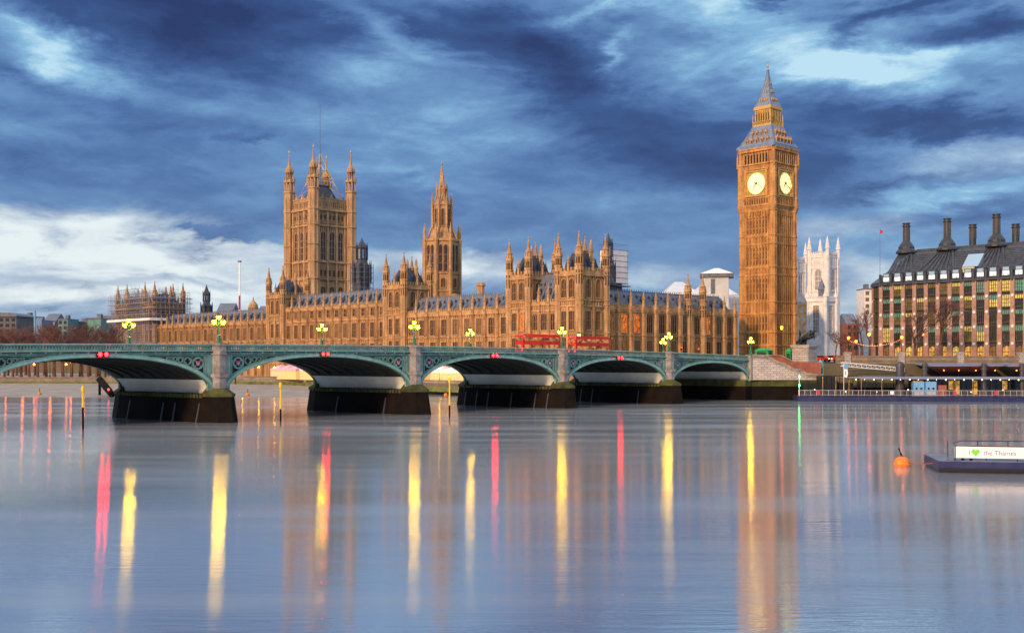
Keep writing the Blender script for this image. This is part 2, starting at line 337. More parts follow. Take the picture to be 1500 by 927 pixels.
def kids(o): return [c for c in bpy.data.objects if c.parent == o]
def copy_tree(o, loc=None, rz=None, label=None, group=None, parent=None, sc=None):
    c = o.copy(); C.objects.link(c)
    if parent is not None: c.parent = parent
    if loc is not None: c.location = loc
    if rz is not None: c.rotation_euler = (0, 0, rz)
    if sc is not None: c.scale = sc
    if label: c['label'] = label
    if group: c['group'] = group
    for ch in o.children: copy_tree(ch, parent=c)
    return c
def at(x, y, Y): return Vector(((x-750)/FPX*Y, Y, CAMH+(526-y)/FPX*Y))
def atx(x, Y): return (x-750)/FPX*Y
def hz_(y, Y): return CAMH+(526-y)/FPX*Y
ROT = math.atan2(-0.731, 0.682)          # palace grid: local +x runs north, +y inland (west)
SIDES = {'E': 0.0, 'N': math.pi/2, 'W': math.pi, 'S': -math.pi/2}
def face(cx, cy, hx, hy, side):
    if side == 'E': return lambda a, o, z: (cx+a, cy-hy-o, z)
    if side == 'N': return lambda a, o, z: (cx+hx+o, cy+a, z)
    if side == 'W': return lambda a, o, z: (cx-a, cy+hy+o, z)
    return lambda a, o, z: (cx-hx-o, cy-a, z)
def halfw(hx, hy, side): return hx if side in 'EW' else hy
# cached window meshes: origin at sill centre, facing -y
WC = {}
def win_mesh(w, h, mull=1, trans=1, arch=True, lit=False, fr=0.16, st=None, gl=None):
    st = st or stone; gl = gl or (glass_lit if lit else glass)
    key = (round(w, 2), round(h, 2), mull, trans, arch, st.name, gl.name)
    if key in WC: return WC[key]
    b = MB()
    hh = h - (w*0.45 if arch else 0)
    b.k = 1
    pts = [(-w/2, 0), (w/2, 0), (w/2, hh)] + ([(w*0.36, h-w*0.16), (0, h), (-w*0.36, h-w*0.16)] if arch else []) + [(-w/2, hh)]
    b.poly(pts, -0.05, 0.0)
    b.k = 0
    f = fr; d = -0.30
    b.box(-w/2-f, -w/2, d, 0, -f, hh); b.box(w/2, w/2+f, d, 0, -f, hh); b.box(-w/2-f, w/2+f, d-.06, 0.002, -f*1.6, -f*.6+.05)
    if arch:
        P = [(w/2, hh), (w*0.36, h-w*0.16), (0, h), (-w*0.36, h-w*0.16), (-w/2, hh)]
        Q = [(w/2+f, hh), (w*0.36+f, h-w*0.14+f*.6), (0, h+f*1.3), (-w*0.36-f, h-w*0.14+f*.6), (-w/2-f, hh)]
        for i in range(4): b.poly([P[i], Q[i], Q[i+1], P[i+1]], d, 0)
    else: b.box(-w/2-f, w/2+f, d, 0, hh, hh+f*1.2)
    t = f*0.55
    for i in range(mull):
        x = -w/2 + w*(i+1)/(mull+1); b.box(x-t/2, x+t/2, -0.2, -0.051, 0, h-(w*.12 if arch else 0)-(abs(x)*.4 if arch else 0))
    for j in range(trans):
        z = hh*(j+1)/(trans+1); b.box(-w/2, w/2, -0.17, -0.052, z-t/2, z+t/2)
    WC[key] = b.mesh('window', [st, gl]); return WC[key]
def put_win(parent, F, side, a, z, me, out=0.0, name='window'):
    p = F(a, out, z); return put(name, me, parent, p, SIDES[side])
def pinn_mesh(r, h, st=None, n=8):
    st = st or stone; key = ('pin', r, h, st.name)
    if key in WC: return WC[key]
    b = MB(); b.ring(0, 0, [(r, 0), (r, h*.45), (r*1.25, h*.47), (r*1.25, h*.52), (r*.8, h*.55), (r*.14, h*.95), (r*.3, h*.965), (r*.02, h)], n)
    for i in range(4):
        a = i*math.pi/2+math.pi/4; b.ring(r*1.0*math.cos(a), r*1.0*math.sin(a), [(r*.16, h*.45), (r*.02, h*.66)], 4)
    WC[key] = b.mesh('pinnacle', st); return WC[key]
# ================================================================== WATER, BANKS
P0 = Vector((59.0, 270.0)); EB = Vector((-0.748, -0.663)); QB = Vector((-0.80, 0.60)); BW = 24.5
RS = Vector((-0.682, 0.731)); NW = Vector((0.731, 0.682)); PC = Vector((17.5, 285.0))
wm = bpy.data.materials.new('river_water'); wm.use_nodes = True
t = wm.node_tree; p = t.nodes['Principled BSDF']; l = t.links
p.inputs['Base Color'].default_value = (0.22, 0.25, 0.285, 1); p.inputs['IOR'].default_value = 9.0
# wavelets crest across the view: facets tip mostly along the river's breadth, so reflections stretch downwards
p.inputs['Anisotropic'].default_value = 0.9
cx_ = t.nodes.new('ShaderNodeCombineXYZ'); cx_.inputs[1].default_value = 1.0; l.new(cx_.outputs[0], p.inputs['Tangent'])
tcn = t.nodes.new('ShaderNodeTexCoord')
def wn(st, sc, det, off=0.0, rough=.55):
    mp = t.nodes.new('ShaderNodeMapping'); l.new(tcn.outputs['Object'], mp.inputs[0]); mp.inputs['Scale'].default_value = st; mp.inputs['Location'].default_value = (off, off*2, 0)
    n = t.nodes.new('ShaderNodeTexNoise'); n.inputs['Scale'].default_value = sc; n.inputs['Detail'].default_value = det; n.inputs['Roughness'].default_value = rough
    l.new(mp.outputs[0], n.inputs['Vector']); return n.outputs['Fac']
slick = wn((0.012, 0.09, 1), 1.0, 5, 3.0, .6)            # long smooth slicks and rougher lanes
mr = t.nodes.new('ShaderNodeMapRange'); l.new(slick, mr.inputs[0]); mr.inputs[1].default_value = .38; mr.inputs[2].default_value = .62; mr.inputs[3].default_value = .05; mr.inputs[4].default_value = .135
l.new(mr.outputs[0], p.inputs['Roughness'])
rip = wn((0.45, 2.2, 1), 1.0, 4, 7.0, .6); swl = wn((0.02, 0.16, 1), 1.0, 3, 1.0)
b1 = t.nodes.new('ShaderNodeBump'); b1.inputs['Strength'].default_value = .16; b1.inputs['Distance'].default_value = .09; l.new(rip, b1.inputs['Height'])
b2 = t.nodes.new('ShaderNodeBump'); b2.inputs['Strength'].default_value = .35; b2.inputs['Distance'].default_value = .10; l.new(swl, b2.inputs['Height']); l.new(b1.outputs[0], b2.inputs['Normal'])
l.new(b2.outputs[0], p.inputs['Normal'])
b = MB(); b.add([(-6000, -600, 0), (6000, -600, 0), (6000, 420, 0), (-6000, 420, 0)], [(0, 1, 2, 3)])
tag(b.build('water', wm), kind='structure')
# land behind the river walls (street level)
P0f = P0 + QB*BW
def xy(v): return (v[0], v[1])
wallpts = [xy(P0f), (27, 284), xy(PC-NW*10+RS*(-1)), xy(PC-NW*10+RS*98), (-72, 374), (-98, 388), (-180, 398), (-2500, 420)]
b = MB(); b.slab([(-2500, 421), (-180, 399), (-98, 389), (-72, 375), xy(PC-NW*10+RS*98), xy(PC-NW*10), (27, 284.6), xy(P0f), (500, 900), (-2500, 900)][::-1], -0.6, 3.2)
tag(b.build('riverside_terrace', paving), kind='structure')
b = MB(); b.slab([xy(P0+Vector((0, 0.6))), (300, 284), (9000, 600), (9000, 14000), (-9000, 14000), (-9000, 900), (-250, 560), xy(PC+RS*288+NW*3), xy(PC+NW*3+RS*2), xy(P0f)], 3.0, 9.0)
tag(b.build('ground', ground_m), kind='structure')
b = MB(); Pa = P0+Vector((3, 4)); W_ = NW*150
b.slab([xy(Pa), xy(Pa+W_), xy(Pa+W_+RS*22), xy(Pa+RS*22)], 9.0, 9.02)
tag(b.build('road', asphalt), kind='structure')
# foreshore mud at low tide
b = MB()
fs = [(-28, 284, 312), (-46, 285, 331), (-72, 288, 371), (-98, 289, 387), (-180, 296, 397), (-420, 300, 400)]
vs = []; fc = []
for x, yn, yf in fs: vs += [(x, yn-2, -0.25), (x, yn+2, 0.18), (x-3, (yn+yf)/2, 0.6), (x-6, yf+1, 1.35)]
for i in range(len(fs)-1):
    for j in range(3): fc.append((4*i+j, 4*i+4+j, 4*i+5+j, 4*i+1+j))
b.add(vs, fc); tag(b.build('foreshore', mud), kind='structure')
# river wall: weed band below, stone above, coping and parapet
def wall_run(name, pts, z0, zw, z1, th=1.2, mats=(wall_stone, weed, wetdark), label=None, group=None, par=0.0, zm=None):
    b = MB()
    for (x0, y0), (x1, y1) in zip(pts[:-1], pts[1:]):
        d = Vector((x1-x0, y1-y0)).normalized(); n = Vector((-d.y, d.x))
        if n.y < 0: n = -n
        def seg(k, za, zb, o0, o1):
            b.k = k; b.slab([(x0-n.x*o0, y0-n.y*o0), (x1-n.x*o0, y1-n.y*o0), (x1+n.x*o1, y1+n.y*o1), (x0+n.x*o1, y0+n.y*o1)], za, zb)
        seg(2, z0, zm or zw*.35, .25, th); seg(1, zm or zw*.35, zw, .12, th); seg(0, zw, z1, 0, th); seg(0, z1, z1+.28, .2, th+.1)
        if par: seg(0, z1+.28, z1+par, -.15, .6); seg(0, z1+par, z1+par+.2, 0.0, .75)
    o = b.build(name, list(mats)); tag(o, label, 'wall', group); return o
# ================================================================== BRIDGE
def ztop(s): return 12.6 - 1.66*((s-122)/122.0)**2
def bp(s, k, z): return (P0.x + EB.x*s + QB.x*k, P0.y + EB.y*s + QB.y*k, z)
bridge = empty('arch_bridge', (0, 0, 0), 0, 'long teal green iron arch bridge on grey granite piers crossing the river', 'bridge')
PIERS = [31, 65, 103, 142, 180, 214]
ends = [0.0] + PIERS + [246.0]
SPR = 4.65
deck = MB(bp)
N = 82
for i in range(N):
    s0 = 246*i/N; s1 = 246*(i+1)/N
    za, zb = ztop(s0), ztop(s1)
    deck.hull8([(s0, .35, za-1.75), (s1, .35, zb-1.75), (s1, BW-.35, zb-1.75), (s0, BW-.35, za-1.75), (s0, .35, za-1.2), (s1, .35, zb-1.2), (s1, BW-.35, zb-1.2), (s0, BW-.35, za-1.2)])
deck.build('deck', asphalt, bridge)
for side, (ka, kb, sg) in enumerate([(0, .35, 1), (BW, BW-.35, -1)]):
    # parapet with pierced tracery, coping above and dark cornice below
    p1 = MB(bp)
    for i in range(N):
        s0 = 246*i/N; s1 = 246*(i+1)/N; a, c = ztop(s0), ztop(s1)
        def strip(d0, d1, o0, o1):
            k0, k1 = ka-sg*o0, ka+sg*o1
            p1.hull8([(s0, k0, a-d1), (s1, k0, c-d1), (s1, k1, c-d1), (s0, k1, a-d1), (s0, k0, a-d0), (s1, k0, c-d0), (s1, k1, c-d0), (s0, k1, a-d0)])
        p1.k = 1; strip(0, .16, .14, .42); strip(.16, .22, .05, .35)
        p1.k = 0; strip(.86, 1.08, .06, .36)
        p1.k = 1; strip(1.08, 1.2, .34, .3); p1.k = 2; strip(1.2, 1.36, .20, .3); p1.k = 0; strip(1.36, 1.7, .05, .3)
    p1.k = 0
    n = 560
    for i in range(n):
        s = 246*(i+.5)/n; z = ztop(s); w = .075
        p1.box(s-w, s+w, ka+sg*.06, ka+sg*.22, z-.88, z-.2)
        p1.add([(s-.22, ka+sg*.08, z-.21), (s, ka+sg*.08, z-.42), (s+.22, ka+sg*.08, z-.21)], [(0, 1, 2)])
    # little ventilator bosses under the cornice
    for i in range(120):
        s = 246*(i+.5)/120; z = ztop(s); p1.box(s-.09, s+.09, ka-sg*.02, ka-sg*.3, z-1.5, z-1.28)
    p1.build('parapet', [teal, teal_hi, black], bridge)
def arch_z(s, sa, sb, zc, spring=SPR):
    u = (2*s-sa-sb)/(sb-sa); u = max(-1, min(1, u)); return spring + (zc-spring)*math.sqrt(max(0, 1-abs(u)**2.25))**.98
for j in range(7):
    sa = ends[j] + (1.35 if j else 0.9); sb = ends[j+1] - (1.35 if j < 6 else .9)
    zc = ztop((sa+sb)/2) - 2.12
    K = 44
    ss = [(sa+sb)/2 - (sb-sa)/2*math.cos(math.pi*i/K) for i in range(K+1)]
    zz = [arch_z(s, sa, sb, zc) for s in ss]
    # barrel underside: many parallel iron ribs with plates, pale painted springer stones
    b = MB(bp)
    for i in range(K):
        z0, z1 = zz[i], zz[i+1]
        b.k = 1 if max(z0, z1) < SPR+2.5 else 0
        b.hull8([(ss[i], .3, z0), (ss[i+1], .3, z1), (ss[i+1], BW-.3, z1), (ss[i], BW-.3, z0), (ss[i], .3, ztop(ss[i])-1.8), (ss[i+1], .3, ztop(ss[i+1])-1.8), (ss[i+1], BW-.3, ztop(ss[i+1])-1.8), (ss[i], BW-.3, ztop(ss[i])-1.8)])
    b.k = 0
    for r in range(1, 8):
        k = BW*r/8
        for i in range(K):
            if min(zz[i], zz[i+1]) > SPR+2.5:
                b.hull8([(ss[i], k-.15, zz[i]-.35), (ss[i+1], k-.15, zz[i+1]-.35), (ss[i+1], k+.15, zz[i+1]-.35), (ss[i], k+.15, zz[i]-.35), (ss[i], k-.15, zz[i]+.01), (ss[i+1], k-.15, zz[i+1]+.01), (ss[i+1], k+.15, zz[i+1]+.01), (ss[i], k+.15, zz[i]+.01)])
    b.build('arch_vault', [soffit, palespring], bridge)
    for ka, sg in ((0, 1), (BW, -1)):
        if ka and j > 5: continue
        b = MB(bp)
        def rib(t0, t1, o, kk):
            b.k = kk
            for i in range(K):
                z0, z1 = zz[i], zz[i+1]
                # thickness grows towards the springing, measured along the normal
                def off(i_, tt):
                    s, z = ss[i_], zz[i_]
                    i0, i1 = max(0, i_-1), min(K, i_+1)
                    d = Vector((ss[i1]-ss[i0], zz[i1]-zz[i0])).normalized(); n = Vector((-d.y, d.x))
                    return (s+n.x*tt, z+n.y*tt)
                a0 = off(i, t0); a1 = off(i+1, t0); c0 = off(i, t1); c1 = off(i+1, t1)
                cl = lambda s: min(max(s, ends[j]+.2), ends[j+1]-.2)
                mn = lambda q: min(q[1], ztop(q[0])-1.42)
                k0, k1 = ka-sg*o, ka+sg*.45
                pts = [(cl(a0[0]), a0[1]), (cl(a1[0]), a1[1]), (cl(c1[0]), mn(c1)), (cl(c0[0]), mn(c0))]
                b.add([(q[0], k0, q[1]) for q in pts] + [(q[0], k1, q[1]) for q in pts], [(0, 1, 2, 3), (7, 6, 5, 4), (0, 4, 5, 1), (1, 5, 6, 2), (2, 6, 7, 3), (3, 7, 4, 0)])
        rib(0, .62, .22, 0); rib(.0, .10, .27, 1); rib(.52, .64, .28, 1)
        b.build('arch_rib', [teal_hi, teal], bridge)
        # spandrels: one at each springing
        for e, dirn in ((0, 1), (1, -1)):
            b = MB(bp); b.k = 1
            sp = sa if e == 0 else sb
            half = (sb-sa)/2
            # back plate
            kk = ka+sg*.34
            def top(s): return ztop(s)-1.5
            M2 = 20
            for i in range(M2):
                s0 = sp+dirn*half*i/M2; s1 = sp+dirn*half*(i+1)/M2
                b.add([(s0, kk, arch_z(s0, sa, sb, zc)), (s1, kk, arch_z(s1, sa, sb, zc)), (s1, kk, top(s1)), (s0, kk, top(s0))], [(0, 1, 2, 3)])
            b.k = 0
            def bx(s0, s1, z0, z1, o0=-.05, o1=.33):
                b.hull8([(s0, ka+sg*o0, z0(s0)), (s1, ka+sg*o0, z0(s1)), (s1, ka+sg*o1, z0(s1)), (s0, ka+sg*o1, z0(s0)), (s0, ka+sg*o0, z1(s0)), (s1, ka+sg*o0, z1(s1)), (s1, ka+sg*o1, z1(s1)), (s0, ka+sg*o1, z1(s0))])
            L1 = half*.62
            bx(sp-dirn*.3, sp+dirn*.55, lambda s: SPR+.4, top)
            bx(sp+dirn*.9, sp+dirn*1.05, lambda s: SPR+2.6, top, .02)
            for q in range(8):
                bx(sp+dirn*(.5+L1*q/8), sp+dirn*(.5+L1*(q+1)/8), lambda s: top(s)-.30, top)
                bx(sp+dirn*(.5+L1*q/8), sp+dirn*(.5+L1*(q+1)/8), lambda s: top(s)-.55, lambda s: top(s)-.45, .05)
            # solid plate where spandrel is thin near the crown
            for q in range(8):
                s0 = sp+dirn*half*(.60+.4*q/8); s1 = sp+dirn*half*(.60+.4*(q+1)/8)
                bx(s0, s1, lambda s: arch_z(s, sa, sb, zc)+.1, top, .0)
            # tracery rings shrinking towards the crown
            pos = 1.15; last = None
            for q in range(6):
                # find largest circle fitting at pos
                r = 1.15
                while r > .12:
                    c = sp+dirn*(pos+r); room = top(c)-.6 - (max(arch_z(c-dirn*r*.75, sa, sb, zc), arch_z(c, sa, sb, zc), arch_z(c+dirn*r*.6, sa, sb, zc))+.62)
                    if room >= 2*r*.97: break
                    r -= .04
                if r <= .14: break
                c = sp+dirn*(pos+r); zc2 = top(c)-.6-r
                nn = 16
                for i in range(nn):
                    a0 = 2*math.pi*i/nn; a1 = 2*math.pi*(i+1)/nn; ri = r*.74
                    P = [(c+r*math.cos(a0), zc2+r*math.sin(a0)), (c+r*math.cos(a1), zc2+r*math.sin(a1)), (c+ri*math.cos(a1), zc2+ri*math.sin(a1)), (c+ri*math.cos(a0), zc2+ri*math.sin(a0))]
                    b.add([(x, ka+sg*.02, z) for x, z in P]+[(x, ka+sg*.3, z) for x, z in P], [(0, 1, 2, 3), (0, 4, 5, 1), (2, 6, 7, 3)])
                for i in range(4):   # cusps
                    a = math.pi/4+i*math.pi/2; x1 = c+r*.8*math.cos(a); z1 = zc2+r*.8*math.sin(a); x2 = c+r*.45*math.cos(a); z2 = zc2+r*.45*math.sin(a)
                    b.bar((x1, ka+sg*.12, z1), (x2, ka+sg*.12, z2), r*.12, 4)
                if q == 0:
                    b.k = 2; b.poly([(c-.3, zc2+.38), (c+.3, zc2+.38), (c+.3, zc2), (c, zc2-.42), (c-.3, zc2)], ka-sg*.02, ka+sg*.2)
                    b.k = 3; b.poly([(c-.3, zc2+.38), (c+.3, zc2+.38), (c+.3, zc2+.1), (c-.3, zc2+.1)], ka-sg*.06, ka-sg*.021); b.k = 0
                # bar between rings
                b.bar((c+dirn*r, ka+sg*.15, zc2+r), (c+dirn*r*1.02, ka+sg*.15, zc2-r*.7), .07, 4)
                pos += 2*r+.12
            # lower little rings beside the pier
            for q, zq in enumerate((.0, 1.0)):
                pass
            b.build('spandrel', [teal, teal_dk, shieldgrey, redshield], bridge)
for i, s in enumerate(PIERS):
    hw = 2.3
    # battered cutwater base with angular noses
    b = MB(bp)
    def outline(h, nose): return [(s-h, 1.0), (s-h*.62, -nose*.62), (s, -nose), (s+h*.62, -nose*.62), (s+h, 1.0), (s+h, BW-1), (s+h*.6, BW+nose*.6), (s, BW+nose), (s-h*.6, BW+nose*.6), (s-h, BW-1)]
    A = outline(hw+.75, 4.0); B_ = outline(hw, 3.0); n = len(A)
    b.k = 0
    b.add([(x, k, -1.5) for x, k in A]+[(x, k, SPR-.55) for x, k in B_], [tuple(range(n)), tuple(range(2*n-1, n-1, -1))]+[(q, (q+1) % n, n+(q+1) % n, n+q) for q in range(n)])
    b.k = 1
    for kk, sg in ((0, 1), (BW, -1)):
        for h0, n0, h1, n1, z0, z1 in ((hw+.16, 3.2, hw+.16, 3.2, SPR-.56, SPR-.12), (hw+.16, 3.2, hw-.75, 1.2, SPR-.12, SPR+.8)):
            A = [(s-h0, kk+sg*.9), (s-h0*.62, kk-sg*n0*.62), (s, kk-sg*n0), (s+h0*.62, kk-sg*n0*.62), (s+h0, kk+sg*.9)]; B_ = [(s-h1, kk+sg*.9), (s-h1*.62, kk-sg*n1*.62), (s, kk-sg*n1), (s+h1*.62, kk-sg*n1*.62), (s+h1, kk+sg*.9)]; n = 5
            b.add([(x, k, z0) for x, k in A]+[(x, k, z1) for x, k in B_], [tuple(range(n)), tuple(range(2*n-1, n-1, -1))]+[(q, (q+1) % n, n+(q+1) % n, n+q) for q in range(n)])
    b.k = 0; b.box(s-hw+.02, s+hw-.02, .9, BW-.9, SPR-.56, SPR-.08)
    b.k = 2
    rr = random.Random(i)
    for q in range(15):   # projecting fender timbers and rows of bosses
        k = 1.3+(BW-2.6)*q/14
        if rr.random() < .3: b.hull8([(s+hw+.85, k-.12, -1), (s+hw+1.0, k-.12, -1), (s+hw+1.0, k+.12, -1), (s+hw+.85, k+.12, -1), (s+hw+.05, k-.12, 2+rr.random()*2), (s+hw+.2, k-.12, 3), (s+hw+.2, k+.12, 3), (s+hw+.05, k+.12, 3)])
    b.k = 1
    for q in range(30):
        k = .8+(BW-1.6)*q/29; b.box(s+hw+.1, s+hw+.38, k-.26, k+.26, SPR-.75, SPR-.15)
        b.box(s-hw-.38, s-hw-.1, k-.26, k+.26, SPR-.75, SPR-.15)
    base = b.build('pier_base', [wetdark, algae, pile_m], bridge)
    # pier body under the deck and octagonal granite shafts on both faces
    b = MB(bp)
    b.box(s-1.33, s+1.33, .5, BW-.5, SPR-.4, ztop(s)-1.9)
    for k0, sg in ((0, 1), (BW, -1)):
        for z0, z1, h, o in ((SPR-.5, 7.2, 1.22, 1.05), (7.2, 7.75, 1.42, 1.25), (7.75, ztop(s)-1.75, 1.12, .95), (ztop(s)-1.75, ztop(s)-1.5, 1.35, 1.15), (ztop(s)-1.5, ztop(s)-.25, 1.15, 1.0), (ztop(s)-.25, ztop(s)+.12, 1.4, 1.25)):
            P = [(s-h, k0+sg*.5), (s-h, k0-sg*o*.35), (s-h*.45, k0-sg*o), (s+h*.45, k0-sg*o), (s+h, k0-sg*o*.35), (s+h, k0+sg*.5)]
            b.add([(x, k, z0) for x, k in P]+[(x, k, z1) for x, k in P], [(0, 1, 2, 3, 4, 5), (11, 10, 9, 8, 7, 6)]+[(q, (q+1) % 6, 6+(q+1) % 6, 6+q) for q in range(6)])
    b.build('pier_shaft', granite, bridge)
# ---- triple lantern lamp standards on the parapet
def make_lamp():
    r = empty('bridge_lamp')
    b = MB(); b.ring(0, 0, [(.42, 0), (.42, .25), (.30, .35), (.30, 1.15), (.38, 1.22), (.22, 1.35)], 8)
    b.build('lamp_base', lampgreen, r)
    b = MB(); b.ring(0, 0, [(.13, 1.3), (.10, 2.3), (.17, 2.36), (.09, 2.45), (.07, 3.75)], 8)
    b.ring(0, 0, [(.22, 2.3), (.22, 2.4)], 8)
    for sg in (-1, 1):
        pts = [(0, 2.75), (.35, 2.62), (.66, 2.72), (.78, 2.95)]
        for (x0, z0), (x1, z1) in zip(pts[:-1], pts[1:]): b.bar((sg*x0, 0, z0), (sg*x1, 0, z1), .045, 5)
        b.bar((0, 0, 3.1), (sg*.6, 0, 2.85), .025, 4)
    b.build('post', lampgreen, r)
    for x, z in ((-.78, 2.95), (.78, 2.95), (0, 3.75)):
        b = MB(); b.ring(x, 0, [(.12, z), (.31, z+.14), (.42, z+.58), (.33, z+.72)], 8)
        ln = b.build('lantern', lantern_glass, r)
        b = MB(); b.sphere(x, 0, z+.38, .17, 8, 6); b.build('bulb', bulbm, ln)
        b = MB(); b.ring(x, 0, [(.44, z+.70), (.27, z+.90), (.06, z+.98), (.05, z+1.12), (.01, z+1.2)], 8); b.build('lantern_cap', black, ln)
    return r
lamp0 = make_lamp()
brz = math.atan2(-EB.y, -EB.x)
words = {31: 'first pier from the clock tower', 65: 'second pier from the clock tower', 103: 'third pier from the clock tower', 142: 'leftmost granite pier', 0: 'abutment beside the steps'}
first = True
for s in (0, 31, 65, 103, 142, 180, 214):
    for k, side in ((.0, 'near'), (BW, 'far')):
        if s > 150: continue
        o = lamp0 if first else copy_tree(lamp0); first = False
        o.location = bp(s+.0, k, ztop(s)+.12); o.rotation_euler = (0, 0, brz)
        o['label'] = 'lit triple lantern on the %s parapet, %s' % (side, words[s]); o['category'] = 'street lamp'; o['group'] = 'triple lantern lamps along the bridge'
# ---- paired red navigation lights at the crowns
def make_nav():
    r = empty('navigation_light')
    b = MB(); b.box(-.95, .95, -.06, .14, -.42, .42); b.build('back_board', black, r)
    for x in (-.46, .46):
        b = MB(); b.F = lambda x_, y_, z_: (x_, z_, y_)
        b.ring(x, 0, [(.34, -.07), (.34, -.2), (.26, -.28)], 14); h = b.build('housing', black, r)
        b = MB(); b.F = lambda x_, y_, z_: (x_, z_, y_)
        b.ring(x, 0, [(.29, -.281), (.24, -.36), (.1, -.42)], 14); b.build('lens', redglow, h)
    return r
nav0 = make_nav(); first = True
for j, wd in ((1, 'second arch from the clock tower'), (2, 'third arch from the clock tower'), (3, 'arch between the two leftmost piers'), (4, 'leftmost arch in view')):
    s = (ends[j]+ends[j+1])/2
    o = nav0 if first else copy_tree(nav0); first = False
    o.location = bp(s, -.42, ztop(s)-1.62); o.rotation_euler = (0, 0, brz)
    o['label'] = 'paired glowing red lights at the crown of the ' + wd; o['category'] = 'signal light'; o['group'] = 'red navigation lights on the bridge arches'
# ================================================================== PALACE (local frame: x north, y inland; s = -x)
palace = empty('gothic_palace', (PC.x, PC.y, 0), ROT, 'long honey stone Gothic palace with rows of windows and pinnacles between the two great towers', 'palace')
PR = random.Random(11)
def turret_mesh(r, z0, z1, ztip, st=None):
    st = st or stone; key = ('tur', r, z0, z1, ztip, st.name)
    if key in WC: return WC[key]
    b = MB(); h = ztip - z1
    prof = [(r, z0)]
    for zb in (8.5, 16.9, 24.3, 25.6, 32.2):
        if z0 < zb < z1: prof += [(r, zb), (r*1.15, zb+.1), (r*1.15, zb+.4), (r, zb+.5)]
    prof += [(r, z1), (r*1.18, z1+.2), (r*1.18, z1+.6), (r*.9, z1+.7), (r*.9, z1+h*.30), (r*1.15, z1+h*.33), (r*1.12, z1+h*.40), (r*.8, z1+h*.44), (r*.72, z1+h*.52), (r*.95, z1+h*.55), (r*.55, z1+h*.62), (r*.12, z1+h*.93), (r*.28, z1+h*.95), (r*.02, ztip)]
    b.ring(0, 0, prof, 8)
    for i in range(8):
        a = math.pi/4*i + math.pi/8; x, y = math.cos(a), math.sin(a)
        b.bar((x*r*1.0, y*r*1.0, z0), (x*r*1.0, y*r*1.0, z1+h*.3), .09, 4)
        b.ring(x*r*1.0, y*r*1.0, [(.16, z1+h*.33), (.14, z1+h*.42), (.01, z1+h*.56)], 4)
    b.k = 1
    for i in range(8):       # dark lancets in the open lantern
        a = math.pi/4*i; x, y = math.cos(a), math.sin(a); rr = r*.9*math.cos(math.pi/8)
        for zz0, zz1, q in ((z1+h*.06, z1+h*.26, .22), (z1-4.6, z1-1.0, .16)):
            tx, ty = -y, x; w = r*q
            b.add([(x*rr+tx*w+x*.04*(1 if q>.2 else 4), y*rr+ty*w+y*.04*(1 if q>.2 else 4), zz0), (x*rr-tx*w+x*.04*(1 if q>.2 else 4), y*rr-ty*w+y*.04*(1 if q>.2 else 4), zz0), (x*rr-tx*w+x*.04*(1 if q>.2 else 4), y*rr-ty*w+y*.04*(1 if q>.2 else 4), zz1), (x*rr+tx*w+x*.04*(1 if q>.2 else 4), y*rr+ty*w+y*.04*(1 if q>.2 else 4), zz1)], [(0, 1, 2, 3)])
    WC[key] = b.mesh('turret', [st, slit]); return WC[key]
def panels(b, F, a0, a1, z0, z1, n, w=.12, o=.16):
    for i in range(n+1):
        a = a0+(a1-a0)*i/n; b.F = F; b.box(a-w/2, a+w/2, 0, o, z0, z1)
def crenels(b, F, a0, a1, z0, h, w=.7, o=.25):
    n = max(2, int((a1-a0)/(2*w))); b.F = F
    b.box(a0, a1, -.35, o, z0, z0+h*.45)
    for i in range(n):
        a = a0+(a1-a0)*(i+.5)/n; b.box(a-w*.5, a+w*.5, -.3, o-.03, z0+h*.45+.002, z0+h)
